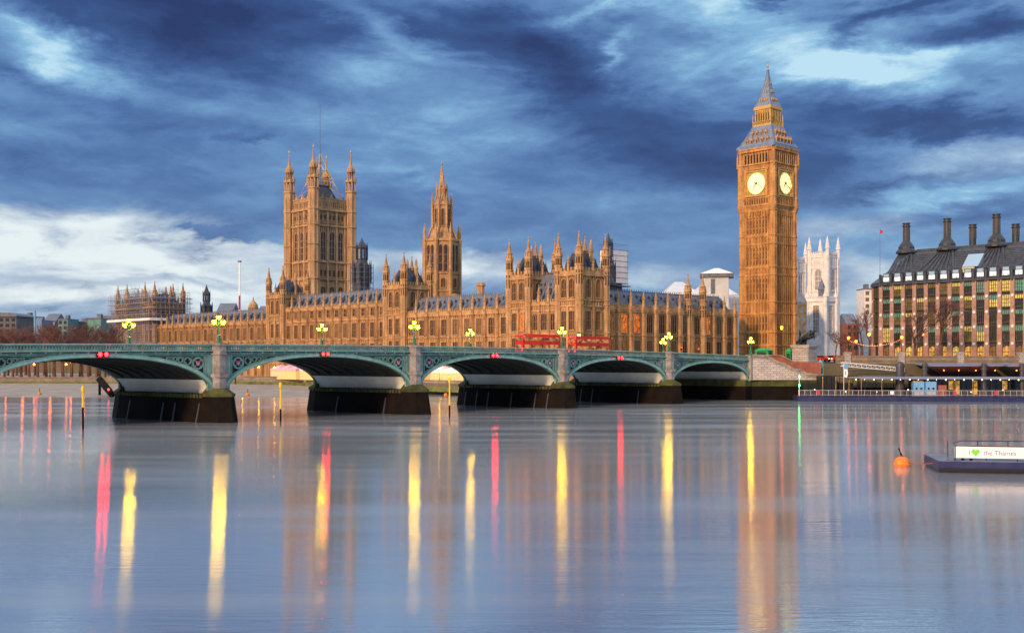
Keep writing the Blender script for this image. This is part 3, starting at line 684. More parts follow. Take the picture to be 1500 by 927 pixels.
def pav_tower(cx, cy, hx, hy, litw=()):
    F = {s: face(cx, cy, hx, hy, s) for s in SIDES}
    b = MB(); b.box(cx-hx, cx+hx, cy-hy, cy+hy, 3.0, 33.2)
    for s in SIDES:
        w = halfw(hx, hy, s); b.F = F[s]
        for z, hh, o in ((8.3, .5, .35), (16.7, .35, .3), (17.3, .2, .2), (23.9, .4, .4), (25.5, .35, .35), (32.0, .6, .5)): b.box(-w, w, 0, o, z, z+hh)
        for i in range(3):
            a = -w*.55+w*.55*i
            if i != 1: continue
            b.box(a-.35, a+.35, 0, .45, 3, 23.9)
            b.box(a-.22, a+.22, 0, .3, 25.6, 32)
        panels(b, F[s], -w+1, w-1, 24.35, 25.5, 8, .1, .22); panels(b, F[s], -w+1, w-1, 16.0, 16.7, 8, .1, .18); panels(b, F[s], -w+1, w-1, 9, 10.5, 8, .1, .15)
        panels(b, F[s], -w+1, w-1, 31.0, 32.0, 12, .1, .2)
        crenels(b, F[s], -w+.8, w-.8, 32.6, 1.7, .55)
    b.F = None
    o = b.build('pavilion_tower', [stone], palace)
    wm1 = win_mesh(1.9, 4.9, 2, 1, True); wm2 = win_mesh(1.9, 4.8, 2, 1, False); wml = win_mesh(1.9, 4.8, 2, 1, False, lit=True)
    for s in ('E', 'N'):
        w = halfw(hx, hy, s)
        for q, a in enumerate((-w*.36, w*.36)):
            put_win(o, F[s], s, a, 26.4, wm1)
            put_win(o, F[s], s, a, 17.9, wml if (s, q) in litw else wm2)
            put_win(o, F[s], s, a, 11.0, wm2)
    tm = turret_mesh(1.05, 3.0, 34.4, 43.6)
    for ix in (-1, 1):
        for iy in (-1, 1): put('turret', tm, o, (cx+ix*(hx-.15), cy+iy*(hy-.15), 0))
    pm = pinn_mesh(.42, 4.6)
    for ix, iy in ((0, -1), (1, 0), (0, 1), (-1, 0)): put('pinnacle', pm, o, (cx+ix*hx, cy+iy*hy, 33.4))
    b = MB(); b.frus(cx, cy, 33.2, 38.3, hx-1.0, hy-1.0, hx*.35, hy*.45); b.box(cx-hx*.35, cx+hx*.35, cy-.08, cy+.08, 38.3, 39.0)
    for i in range(6): b.bar((cx-hx*.35+hx*.14*i, cy, 38.3), (cx-hx*.35+hx*.14*i, cy, 39.9), .06, 4)
    for ix in (-1, 1): b.frus(cx+ix*(hx-1.6), cy, 34.0, 36.8, .5, .6, .05, .05)
    for q in (-1, 0, 1): b.frus(cx+q*hx*.5, cy-hy+1.5, 34.0, 36.6, .45, .5, .05, .05)
    b.build('roof', darkroof, o)
    for q in (-.5, .45):
        b = MB(); b.ring(cx+hx*q, cy+hy*.3, [(.6, 33), (.6, 38.5), (.75, 38.6), (.75, 39.2), (.5, 39.3), (.4, 41.2), (.02, 42.2)], 8); b.build('chimney', stone, o)
    return o
def wing(name, a0, a1, ydir, y0, zpar, nb, rows, roofh=4.6, depth=11, lits=(), big=0.55, z0=3.0, alongN=False):
    """a0<a1 along facade. alongN False: facade faces E at y=y0, a = x. True: facade faces N at x=y0, a = y."""
    if not alongN: F = lambda a, o, z: (a, y0-o, z); side = 'E'
    else: F = lambda a, o, z: (y0+o, a, z); side = 'N'
    b = MB(F); b.box(a0, a1, -depth, 0, z0, zpar-1.0)
    bw = (a1-a0)/nb
    bands = [z for z in (8.4, 16.5, 23.0, zpar-1.4) if z < zpar-1.0]
    for z in bands: b.box(a0, a1, 0, .34, z, z+.4)
    for z in bands:
        n = nb*5
        b.F = F
        for i in range(n):
            a = a0+(a1-a0)*(i+.5)/n; b.box(a-.06, a+.06, 0, .2, z-1.0, z)
    crenels(b, F, a0, a1, zpar-1.0, 1.25, .42)
    for i in range(nb+1):
        a = a0+bw*i; b.F = F
        h = .5
        b.ring(0, 0, [(.1, 0), (.1, .01)], 4) if False else None
        P = [(a-big, 0), (a-big*.75, big*1.1), (a+big*.75, big*1.1), (a+big, 0)]
        b.add([(x, o, z0) for x, o in P]+[(x, o, zpar-.2) for x, o in P], [(0, 1, 2, 3), (7, 6, 5, 4), (0, 4, 5, 1), (1, 5, 6, 2), (2, 6, 7, 3), (3, 7, 4, 0)])
        for z in bands: b.box(a-big-.12, a+big+.12, 0, big*1.1+.15, z-.05, z+.35)
        for q in (-.45, 0, .45): b.box(a+q*big-.05, a+q*big+.05, big*1.1, big*1.1+.1, z0, zpar-.5)
    o = b.build(name, [stone], palace)
    for ri, (z, h, w, mull, arch) in enumerate(rows):
        me = win_mesh(w, h, mull, 1, arch); ml = win_mesh(w, h, mull, 1, arch, lit=True)
        mb_ = win_mesh(w, h, mull, 1, arch, gl=glass_b); mw_ = win_mesh(w, h, mull, 1, arch, gl=glass_w)
        for i in range(nb):
            q_ = PR.random(); put_win(o, F, side, a0+bw*(i+.5), z, ml if (ri, i) in lits else (mb_ if q_ < .28 else mw_ if q_ < .38 else me))
    pm = pinn_mesh(.44, 4.7)
    for i in range(nb+1):
        put('pinnacle', pm, o, F(a0+bw*i, .3, zpar-.3))
    # steep slate roof with dormers, ridge cresting
    b = MB(F); b.k = 0; r0 = -1.2; r1 = -depth+1.2; zr = zpar-.6; m = (r0+r1)/2
    b.add([(a0, r0, zr), (a1, r0, zr), (a1, r1, zr), (a0, r1, zr), (a0, m+.6, zr+roofh), (a1, m+.6, zr+roofh), (a1, m-.6, zr+roofh), (a0, m-.6, zr+roofh)], [(0, 1, 5, 4), (2, 3, 7, 6), (4, 5, 6, 7), (0, 4, 7, 3), (1, 2, 6, 5), (0, 3, 2, 1)])
    b.box(a0, a1, m-.05, m+.05, zr+roofh, zr+roofh+.45)
    k = 0
    n = int((a1-a0)/1.0)
    for i in range(n):
        a = a0+(i+.5)*(a1-a0)/n; b.box(a-.08, a+.08, m-.06, m+.06, zr+roofh+.45, zr+roofh+.9)
    for i in range(int((a1-a0)/.9)):   # lead rolls up the slope
        a = a0+.45+.9*i; b.add([(a-.07, r0+.02, zr+.1), (a+.07, r0+.02, zr+.1), (a+.07, m+.65, zr+roofh+.08), (a-.07, m+.65, zr+roofh+.08)], [(0, 1, 2, 3)])
    b.k = 1
    for i in range(nb):
        a = a0+bw*(i+.5); zz = zr+roofh*.30; oo = r0+(m+.6-r0)*.30
        b.poly([(a-.38, zz), (a+.38, zz), (a+.38, zz+.9), (a, zz+1.7), (a-.38, zz+.9)], oo-.9, oo+.25)
        for q in (.3, .7):
            a2 = a+bw*(q-.5); z2 = zr+roofh*.62; o2 = r0+(m+.6-r0)*.62
            b.poly([(a2-.2, z2), (a2+.2, z2), (a2+.2, z2+.45), (a2, z2+.85), (a2-.2, z2+.45)], o2-.5, o2+.12)
    b.build('roof', [slate, darkroof], o)
    return o
row2 = lambda zt: [(17.3, 4.6, 2.3, 2, False), (10.6, 4.6, 2.3, 2, False)]
# north-east pavilion
pav_tower(-3.9, 5.3, 3.9, 5.3, litw=(('N', 9),))
wing('pavilion_link', -19.0, -7.9, 1, .6, 26.0, 3, [(18.0, 4.4, 2.3, 2, False), (11, 4.4, 2.3, 2, False)], 7.5, 10)
pav_tower(-23.0, 5.3, 4.0, 5.3, litw=(('E', 1),))
wing('north_wing', -75.0, -27.2, 1, 1.0, 24.8, 9, row2(0))
pav_tower(-79.8, 5.3, 4.8, 5.3)
wing('centre_range', -146.0, -84.8, 1, .8, 28.4, 12, [(24.3, 2.4, 1.8, 1, False), (17.3, 4.7, 2.2, 2, False), (10.6, 4.6, 2.2, 2, False)], 4.8)
pav_tower(-151.2, 5.3, 5.0, 5.3)
wing('south_wing', -250.0, -156.4, 1, 1.0, 24.6, 18, [(17.3, 4.6, 2.3, 2, False)])
pav_tower(-255.0, 6.6, 4.9, 6.6)
wing('pavilion_link', -278.0, -260.0, 1, .6, 26.5, 4, [(18.0, 4.4, 2.3, 2, False)], 7.0, 12)
pav_tower(-283.0, 6.6, 5.0, 6.6)
# north front towards the clock tower
wing('north_front', 10.7, 69.6, 1, -1.0, 24.9, 11, [(17.4, 5.2, 2.5, 2, False), (10.4, 4.8, 2.5, 2, False)], 4.6, 11, lits=((0, 1), (0, 2), (0, 8)), big=.85, alongN=True)
tm = turret_mesh(1.0, 3.0, 27.0, 35.0)
nf = [c for c in palace.children if c.name.startswith('north_front')][0]
for y, x in ((47, -1.0), (53.5, -.6)): put('turret', tm, nf, (x, y, 0))
# small domed turret, chimney stacks behind the ridges
b = MB(); b.ring(-9, 22, [(1.7, 20), (1.7, 30.5), (2.1, 30.7), (1.9, 31.4), (1.0, 32.8), (.2, 34.2), (.05, 36)], 8); b.build('domed_turret', [darkroof], nf)
for cx, cy, zt in ((-49, 9, 33.0), (-62, 10, 30.2), (-107, 9, 32.5)):
    b = MB(); b.ring(cx, cy, [(1.15, 22), (1.15, zt-1.2), (1.5, zt-1.0), (1.5, zt-.4), (1.2, zt-.3), (1.2, zt)], 8); b.build('chimney', stone, palace)
# inner ranges of roofs behind the river front
for (x0, x1, y0, y1, z, rh) in ((-75, -27, 20, 34, 21, 6.5), (-146, -85, 22, 36, 22, 8), (-250, -160, 22, 36, 21, 5), (-74, -14, 40, 52, 20, 6)):
    b = MB(); b.k = 0; b.box(x0, x1, y0, y1, 3, z); b.k = 1; m = (y0+y1)/2
    b.add([(x0, y0-.3, z), (x1, y0-.3, z), (x1, y1+.3, z), (x0, y1+.3, z), (x0, m, z+rh), (x1, m, z+rh)], [(0, 1, 5, 4), (2, 3, 4, 5), (0, 4, 3), (1, 2, 5), (0, 3, 2, 1)])
    b.build('inner_range', [stone, slate], palace)
# ================================================================== GREAT SQUARE TOWER
vc = Vector((-88.2, 485.0)) + RS*10 + NW*10
vt = empty('great_square_tower', (vc.x, vc.y, 0), ROT, 'massive square Gothic stone tower with four crowned corner turrets and a flagpole', 'tower')
H = 10.0
Fv = {s: face(0, 0, H-.6, H-.6, s) for s in SIDES}
b = MB(); b.box(-H+.6, H-.6, -H+.6, H-.6, 8, 78.6)
for s in SIDES:
    b.F = Fv[s]; w = H-1.4
    for z, hh, o in ((29, .6, .7), (45.7, .6, .8), (46.6, .3, .5), (53.3, .7, .9), (69.6, .7, 1.0), (71, .3, .6), (76.6, .9, 1.2)): b.box(-w, w, 0, o, z, z+hh)
    panels(b, Fv[s], -6.6, 6.6, 67.3, 69.6, 14, .3, .5); panels(b, Fv[s], -6.8, 6.8, 71.4, 72.3, 26, .18, .5); panels(b, Fv[s], -6.8, 6.8, 74.9, 76.6, 18, .25, .5)
    panels(b, Fv[s], -6.8, 6.8, 50.2, 53.3, 18, .2, .4); panels(b, Fv[s], -6.8, 6.8, 45.0, 45.7, 18, .25, .5); panels(b, Fv[s], -6.8, 6.8, 77.8, 80.4, 12, .35, .6)
    for a in (-7.0, -2.35, 2.35, 7.0): b.F = Fv[s]; b.box(a-.45, a+.45, 0, .7, 8, 76.6)
    # pierced parapet
    b.box(-w, w, -.6, .35, 77.6, 78.3)
    for i in range(16):
        a = -7.2+14.4*(i+.5)/16; b.box(a-.22, a+.22, -.35, .2, 78.3, 82.0)
        b.add([(a-.45, .1, 80.8), (a+.45, .1, 80.8), (a+.45, .1, 81.7), (a-.45, .1, 81.7)], [(0, 1, 2, 3)])
    b.box(-w+1, w-1, -.35, .25, 82.0, 82.4)
    for a in (-4.8, 0, 4.8): b.poly([(a-.8, 82.4), (a+.8, 82.4), (a, 84.4)], -.3, .2)
b.F = None
sh = b.build('tower_shaft', stone_vt, vt)
wA_ = win_mesh(2.5, 12.6, 1, 3, True, fr=.35, st=stone_vt, gl=glass); wL_ = win_mesh(2.6, 6.3, 1, 1, True, fr=.3, st=stone_vt, gl=slit); wS_ = win_mesh(1.2, 2.8, 0, 0, False, fr=.12, st=stone_vt, gl=slit)
for s in SIDES:
    for a in (-4.65, 0, 4.65):
        put_win(sh, Fv[s], s, a, 54.6, wA_); put_win(sh, Fv[s], s, a, 36.5, wL_)
        if s in 'EN':
            for q in (-1.05, 1.05): put_win(sh, Fv[s], s, a+q, 47.2, wS_); put_win(sh, Fv[s], s, a+q, 72.6, win_mesh(1.2, 2.0, 0, 0, False, fr=.12, st=stone_vt, gl=slit))
def crown_turret():
    b = MB(); r = 2.35
    prof = [(r+.25, 8), (r+.25, 29)]
    for z in (29, 37, 45.7, 53.3, 61, 69.6, 76.6): prof += [(r, z), (r+.35, z+.15), (r+.35, z+.65), (r, z+.8)]
    prof += [(r, 85.6), (r+.4, 85.8), (r+.4, 86.4)]
    b.ring(0, 0, prof, 8)
    for i in range(8):
        a = math.pi/4*i+math.pi/8; x, y = math.cos(a), math.sin(a)
        b.bar((x*r, y*r, 8), (x*r, y*r, 85.6), .16, 4)
        b.bar((x*r*.92, y*r*.92, 86.4), (x*r*.92, y*r*.92, 90.8), .28, 5)
        b.ring(x*r*1.05, y*r*1.05, [(.26, 90.8), (.2, 92.2), (.01, 93.6)], 4)
        b.bar((x*r*.62, y*r*.62, 92.0), (x*r*.62, y*r*.62, 95.2), .2, 5)
        b.ring(x*r*.8, y*r*.8, [(.18, 95.2), (.15, 96.2), (.01, 97.2)], 4)
    b.ring(0, 0, [(.7, 86.4), (.7, 95)], 8)
    b.ring(0, 0, [(r+.15, 90.6), (r+.15, 91.4), (r*.8, 91.7), (r*.8, 92.0)], 8)
    b.ring(0, 0, [(r*.8, 95.0), (r*.85, 95.7), (r*.78, 96.4), (r*.52, 97.6), (r*.28, 98.6), (r*.14, 101.5), (r*.08, 104.2)], 8)
    b.k = 1; b.ring(0, 0, [(.02, 104.0), (.42, 104.3), (.42, 104.8), (.05, 105.3), (.01, 106)], 8)
    return b.mesh('corner_turret', [stone_vt, gold])
ct = crown_turret()
for ix in (-1, 1):
    for iy in (-1, 1): put('corner_turret', ct, vt, (ix*H, iy*H, 0))
b = MB(); b.k = 0; b.frus(0, 0, 78.6, 88.5, 7.4, 7.4, 3.0, 3.0); b.box(-3.2, 3.2, -3.2, 3.2, 88.5, 89.1)
for i in range(9):
    for q in (-1, 1):
        a = -3+.75*i
        b.bar((a, q*3.1, 89), (a, q*3.1, 90.6), .12, 4); b.bar((q*3.1, a, 89), (q*3.1, a, 90.6), .12, 4)
b.k = 1
for ix in (-1, 1):
    for iy in (-1, 1):
        b.bar((ix*7, iy*7, 83), (0, 0, 104), .15, 5); b.bar((ix*4.3, iy*4.3, 90), (ix*4.3, iy*4.3, 93), .2, 5); b.bar((ix*7, iy*7, 84), (ix*2, iy*2, 89.5), .15, 5); b.bar((ix*5.2, iy*5.2, 88.5), (0, 0, 99), .12, 4)
for z, r in ((92, 4.0), (96, 2.6), (100, 1.3)):
    for (x0, y0), (x1, y1) in (((-r, -r), (r, -r)), ((r, -r), (r, r)), ((r, r), (-r, r)), ((-r, r), (-r, -r))): b.bar((x0, y0, z), (x1, y1, z), .16, 4)
b.build('iron_roof', [darkroof, gold], vt)
b = MB(); b.ring(0, 0, [(.26, 88), (.2, 105), (.09, 125.5), (.2, 125.7), (.05, 126.4)], 8); b.build('flagpole', slate, vt)
# ================================================================== CENTRAL OCTAGONAL SPIRE
ctr = empty('octagonal_spire_tower', (-25.8, 402, 0), R(8), 'slender octagonal stone spire tower rising behind the middle of the palace', 'tower')
b = MB(); rr = 6.6
prof = [(rr+.3, 8)]
for z in (30, 34.6, 41): prof += [(rr, z), (rr+.4, z+.1), (rr+.4, z+.5), (rr, z+.6)]
prof += [(rr, 52.8), (rr+.5, 53.1), (rr+.5, 53.9), (4.8, 54.4), (3.9, 57.6), (3.45, 58.2), (3.45, 66.2), (3.75, 66.4), (3.75, 67.0), (2.2, 68.0), (1.75, 72.0), (1.95, 72.2), (1.95, 72.6), (1.35, 73.2), (.2, 81.4), (.34, 81.6), (.34, 81.9), (.02, 83.2)]
b.ring(0, 0, prof, 8)
for i in range(8):
    a = math.pi/4*i+math.pi/8; x, y = math.cos(a), math.sin(a)
    b.ring(x*6.9, y*6.9, [(.75, 8), (.75, 53), (.9, 53.1), (.9, 53.6), (.55, 54), (.5, 56.8), (.08, 59.5), (.02, 60)], 6)
    b.bar((x*5.9, y*5.9, 54), (x*3.6, y*3.6, 59.5), .28, 4)
    b.ring(x*3.8, y*3.8, [(.42, 57), (.42, 66.6), (.5, 66.8), (.34, 67.2), (.3, 69), (.03, 71.2)], 6)
    b.bar((x*3.2, y*3.2, 67), (x*2.0, y*2.0, 70.5), .16, 4)
    b.ring(x*2.0, y*2.0, [(.22, 69), (.2, 73.5), (.02, 75.2)], 5)
    for q in range(7):
        z = 73.6+q*1.05; r_ = 1.35-(z-73.2)*.14; b.ring(x*r_, y*r_, [(.02, z-.15), (.13, z), (.02, z+.18)], 4)
tb = b.build('spire_body', stone, ctr)
w1 = win_mesh(1.25, 9.6, 0, 2, True, fr=.2, gl=glass); w2 = win_mesh(1.5, 3.4, 1, 0, True, fr=.2, gl=slit); w3 = win_mesh(1.0, 6.2, 0, 1, True, fr=.16, gl=slit)
for i in range(8):
    a = math.pi/4*i; rp = rr*math.cos(math.pi/8); x, y = math.cos(a), math.sin(a)
    for q in (-.95, .95): put('window', w1, tb, (x*rp-y*q, y*rp+x*q, 42.0), a+math.pi/2)
    put('window', w2, tb, (x*rp, y*rp, 36.2), a+math.pi/2); put('window', w3, tb, (x*3.19, y*3.19, 58.9), a+math.pi/2)
# ================================================================== dark ventilation spires
def vent(name, loc, zs, s, label, cat='tower'):
    r = empty(name, (loc[0], loc[1], 0), R(20), label, cat)
    b = MB(); b.ring(0, 0, [(2.6*s, 8), (2.6*s, zs[0]), (2.9*s, zs[0]+.3), (2.9*s, zs[0]+.9), (2.0*s, zs[0]+1.6), (1.6*s, zs[1]), (1.6*s, zs[2]), (1.9*s, zs[2]+.3), (1.7*s, zs[2]+.8), (.75*s, zs[2]+(zs[3]-zs[2])*.55), (.15*s, zs[3]-.6), (.02, zs[3])], 8)
    for i in range(8):
        a = math.pi/4*i+math.pi/8; x, y = math.cos(a)*s, math.sin(a)*s
        b.ring(x*2.9, y*2.9, [(.28*s, zs[0]-6), (.28*s, zs[0]+1.2), (.02, zs[0]+3)], 4); b.ring(x*1.8, y*1.8, [(.18*s, zs[1]), (.18*s, zs[2]+1), (.02, zs[2]+2.4)], 4)
    bd = b.build('spire_body', darkroof, r)
    b = MB()
    for i in range(8):
        a = math.pi/4*i; x, y = math.cos(a), math.sin(a); rr_ = 1.6*s*math.cos(math.pi/8)+.04; w = .3*s
        b.add([(x*rr_+y*w, y*rr_-x*w, zs[1]+.6), (x*rr_-y*w, y*rr_+x*w, zs[1]+.6), (x*rr_-y*w, y*rr_+x*w, zs[2]-.3), (x*rr_+y*w, y*rr_-x*w, zs[2]-.3)], [(0, 1, 2, 3)])
    b.build('louvre', slate_lt, bd)
    return r
v1 = vent('ventilation_spire', (atx(530, 430), 430), (46, 49, 53.5, 58), 1.25, 'dark slate ventilation spire close to the right side of the great square tower')
b = MB()
for i in range(12):
    a = 2*math.pi*i/12; b.bar((4.6*math.cos(a), 4.6*math.sin(a), 9), (4.6*math.cos(a), 4.6*math.sin(a), 47.5), .09, 4)
for z in range(32, 48, 2):
    for i in range(12): a = 2*math.pi*i/12; c = 2*math.pi*(i+1)/12; b.bar((4.6*math.cos(a), 4.6*math.sin(a), z), (4.6*math.cos(c), 4.6*math.sin(c), z), .08, 4)
b.build('scaffold_frame', slate, v1)
vent('ventilation_spire', (atx(302.5, 560), 560), (36.5, 39.5, 43.0, 48.6), 1.05, 'small dark spired turret behind the low wing right of the scaffolded pavilion')
# ================================================================== CLOCK TOWER
bb = empty('clock_tower', (82.2, 350.9, 0), ROT, 'tall golden stone clock tower with lit round dials and a pointed iron spire', 'clock tower')
bb.scale = (.965, .965, 1)
Hs = 6.05
Fs = {s: face(0, 0, Hs, Hs, s) for s in SIDES}
b = MB(); b.box(-Hs, Hs, -Hs, Hs, 8, 58.5)
BANDS = [(14.2, .5), (18.4, .45), (24.3, .45), (28.0, .45), (36.6, .45), (39.0, .45), (46.4, .45), (49.0, .45), (57.0, .5)]
for s in SIDES:
    b.F = Fs[s]
    for z, h in BANDS: b.box(-Hs, Hs, 0, .42, z, z+h); b.box(-Hs, Hs, 0, .28, z-.25, z)
    for z0, z1 in ((24.75, 27.75), (37.05, 38.75), (46.85, 48.75)):
        panels(b, Fs[s], -4.2, 4.2, z0, z1, 16, .12, .22)
        b.box(-4.2, 4.2, 0, .16, (z0+z1)/2-.08, (z0+z1)/2+.08)
    for i in range(8):     # vertical ribs
        a = -4.2+8.4*i/7; b.F = Fs[s]; b.box(a-.17, a+.17, 0, .36, 8, 57)
    for i in range(14):
        a = -4.2+8.4*(i+.5)/14
        if i % 1 == 0: b.box(a-.05, a+.05, 0, .15, 8, 57)
    for z in (31.0, 34.0, 41.5, 44.0, 51.5, 54.2, 21.3, 11.5):
        b.box(-4.2, 4.2, 0, .12, z, z+.22)
    panels(b, Fs[s], -4.6, 4.6, 55.6, 57.0, 14, .18, .5)
    b.box(-Hs, -4.5, 0, .25, 8, 57); b.box(4.5, Hs, 0, .25, 8, 57)
b.F = None
for ix in (-1, 1):
    for iy in (-1, 1):
        b.ring(ix*5.95, iy*5.95, [(1.05, 8), (1.05, 58.5)], 8)
        for z, h in BANDS: b.ring(ix*5.95, iy*5.95, [(1.0, z-.3), (1.3, z), (1.3, z+h), (1.0, z+h+.1)], 8)
        for q in range(8):
            a = math.pi/4*q+math.pi/8; b.bar((ix*5.95+1.05*math.cos(a), iy*5.95+1.05*math.sin(a), 8), (ix*5.95+1.05*math.cos(a), iy*5.95+1.05*math.sin(a), 58), .1, 4)
shf = b.build('tower_shaft', stone_bb, bb)
# lancets, one group per tier on each visible face
def lancets(n, w, h, span):
    key = ('lan', n, w, h)
    if key in WC: return WC[key]
    b = MB(); b.k = 1
    for i in range(n):
        a = -span/2+span*(i+.5)/n
        b.poly([(a-w/2, 0), (a+w/2, 0), (a+w/2, h-w*.7), (a, h), (a-w/2, h-w*.7)], -.06, .02)
    b.k = 0
    for i in range(n):
        a = -span/2+span*(i+.5)/n; b.box(a-w/2, a+w/2, -.12, -.061, h*.5-.07, h*.5+.07)
    WC[key] = b.mesh('lancet_window', [stone_bb, slit]); return WC[key]
for s in SIDES:
    for z, h in ((29.0, 6.6), (40.0, 5.6), (50.0, 5.2), (19.4, 4.3), (15.2, 2.8)):
        put('lancet_window', lancets(7, .34, h, 8.4), shf, Fs[s](0, 0.0, z), SIDES[s])
# clock stage
Hc = 6.55
Fc = {s: face(0, 0, Hc, Hc, s) for s in SIDES}
b = MB(); b.frus(0, 0, 57.5, 58.6, Hs+.35, Hs+.35, Hc+.35, Hc+.35); b.box(-Hc, Hc, -Hc, Hc, 58.6, 76.6)
for s in SIDES:
    b.F = Fc[s]
    b.box(-Hc, Hc, 0, .45, 58.6, 59.1); b.box(-Hc, Hc, 0, .4, 61.0, 61.5); b.box(-4.7, 4.7, 0, .35, 69.9, 70.5); b.box(-Hc+.8, Hc-.8, 0, .45, 71.7, 72.1)
    panels(b, Fc[s], -4.7, 4.7, 59.1, 61.0, 10, .28, .35); panels(b, Fc[s], -4.6, 4.6, 70.5, 71.7, 18, .14, .25)
    panels(b, Fc[s], -4.6, 4.6, 72.1, 75.6, 8, .34, .4)
    for i in range(8):
        a = -4.6+9.2*(i+.5)/8; b.poly([(a-.58, 75.0), (a, 75.6), (a+.58, 75.0), (a+.58, 75.8), (a-.58, 75.8)], -.35, -.005)
    b.box(-Hc, Hc, 0, .7, 75.8, 76.6); b.box(-Hc, Hc, 0, .9, 76.6, 77.0)
    b.box(-4.6, -4.1, 0, .55, 61.5, 70); b.box(4.1, 4.6, 0, .55, 61.5, 70)
b.F = None
for ix in (-1, 1):
    for iy in (-1, 1):
        b.ring(ix*6.25, iy*6.25, [(1.05, 57.5), (1.3, 58.4), (1.3, 59.2), (1.12, 59.4), (1.12, 61), (1.25, 61.1), (1.25, 61.5), (1.12, 61.7), (1.12, 71.5), (1.35, 71.7), (1.3, 72.2), (.8, 72.5), (.8, 76.4)], 8)
        b.ring(ix*7.1, iy*7.1, [(.3, 71), (.3, 74), (.4, 74.1), (.25, 74.6), (.02, 77.2)], 6)
cst = b.build('clock_stage', stone_bb, bb)
for s in SIDES:
    me = MB(); me.k = 0
    for i in range(8):
        a = -4.6+9.2*(i+.5)/8; me.poly([(a-.34, 0), (a+.34, 0), (a+.34, 2.5), (a, 3.1), (a-.34, 2.5)], -.06, .02)
    me.build('belfry_opening', black, cst, Fc[s](0, 0, 72.3), SIDES[s])
    me = MB()
    for i in range(10):
        a = -4.7+9.4*(i+.5)/10; me.poly([(a-.22, 0), (a+.22, 0), (a+.22, 1.2), (a, 1.55), (a-.22, 1.2)], -.06, .02)
    me.build('arcade_opening', slit, cst, Fc[s](0, 0, 59.3), SIDES[s])
# dials
def text_geo(txt, size):
    cu = bpy.data.curves.new('txt', 'FONT'); cu.body = txt; cu.size = size; cu.align_x = 'CENTER'; cu.align_y = 'CENTER'; cu.extrude = 0.0
    ob = bpy.data.objects.new('txt', cu); C.objects.link(ob); bpy.context.view_layer.update()
    dg = bpy.context.evaluated_depsgraph_get(); m = ob.evaluated_get(dg).to_mesh()
    vs = [tuple(v.co) for v in m.vertices]; fs = [tuple(p.vertices) for p in m.polygons]
    ob.evaluated_get(dg).to_mesh_clear(); bpy.data.objects.remove(ob); bpy.data.curves.remove(cu)
    return vs, fs
ROM = ['XII', 'I', 'II', 'III', 'IV', 'V', 'VI', 'VII', 'VIII', 'IX', 'X', 'XI']
rom = [text_geo(t_, .95) for t_ in ROM]
def dialF(x, y, z): return (x, -z, y)       # flat drawing plane -> facing -y, z is height off the dial
zc = 65.75
for s in SIDES:
    q = empty('clock_face', Fc[s](0, 0, zc), SIDES[s]); q.parent = bb
    b = MB(); b.k = 0
    Rf = 3.75
    # gilded square surround, ringed, with corner spandrel scrolls
    for x0, x1, z0, z1 in ((-4.1, 4.1, 3.75, 4.15), (-4.1, 4.1, -4.15, -3.75), (-4.1, -3.75, -3.75, 3.75), (3.75, 4.1, -3.75, 3.75)): b.box(x0, x1, -.5, 0, z0, z1)
    b.box(-3.75, 3.75, -.12, 0, -3.75, 3.75)
    b.F = dialF
    b.ring(0, 0, [(3.62, .12), (3.72, .34), (3.5, .38), (3.42, .2), (3.42, .121)], 48, cap=False)
    for ix in (-1, 1):
        for iy in (-1, 1):
            for rr_, c in ((.34, 3.25), (.2, 2.85)): b.ring(ix*c, iy*c, [(rr_, .12), (rr_*.8, .3), (rr_*.5, .18)], 10)
    b.k = 1
    for x0, x1, y0, y1 in ((-3.72, 3.72, 4.2, 4.32), (-3.72, 3.72, -4.32, -4.2)): b.box(x0, x1, y0, y1, 0, .5)
    fr = b.build('dial_surround', [gold, black], q)
    b = MB(dialF); b.ring(0, 0, [(3.42, .13), (3.42, .20)], 64); b.build('dial', dial, q)
    b = MB(dialF)
    for r0, r1 in ((3.36, 3.30), (2.32, 2.25), (1.0, .95)):
        b.ring(0, 0, [(r0, .201), (r0, .23), (r1, .23), (r1, .201)], 64, cap=False)
    for i in range(60):
        a = 2*math.pi*i/60; w = .035 if i % 5 else .07
        p1 = (math.sin(a)*3.1, math.cos(a)*3.1, .215); p2 = (math.sin(a)*3.34, math.cos(a)*3.34, .215); b.bar(p1, p2, w, 4)
    for i in range(12):
        a = 2*math.pi*i/12
        for da in (-.13, .13): b.bar((math.sin(a+da)*1.0, math.cos(a+da)*1.0, .21), (math.sin(a)*2.25, math.cos(a)*2.25, .21), .02, 3)
        vs, fs = rom[i]; ca, sa_ = math.cos(-a), math.sin(-a)
        b.add([(vx*ca-vy*sa_+math.sin(a)*2.72, vx*sa_+vy*ca+math.cos(a)*2.72, .22) for vx, vy, _ in vs], fs)
    b.build('numeral_ring', black, q)
    b = MB(dialF); a = R(120); b.hull8([(math.sin(a)*-.8+math.cos(a)*w1, math.cos(a)*-.8-math.sin(a)*w1, z) if e == 0 else (math.sin(a)*3.0+math.cos(a)*w1*.4, math.cos(a)*3.0-math.sin(a)*w1*.4, z) for z in (.32, .38) for e, w1 in ((0, -.14), (0, .14), (1, .14), (1, -.14))]); b.build('minute_hand', black, q)
    b = MB(dialF); a = R(220); b.hull8([(math.sin(a)*-.6+math.cos(a)*w1, math.cos(a)*-.6-math.sin(a)*w1, z) if e == 0 else (math.sin(a)*1.9+math.cos(a)*w1*.4, math.cos(a)*1.9-math.sin(a)*w1*.4, z) for z in (.25, .31) for e, w1 in ((0, -.2), (0, .2), (1, .2), (1, -.2))]); b.ring(0, 0, [(.34, .24), (.3, .4)], 12); b.build('hour_hand', black, q)
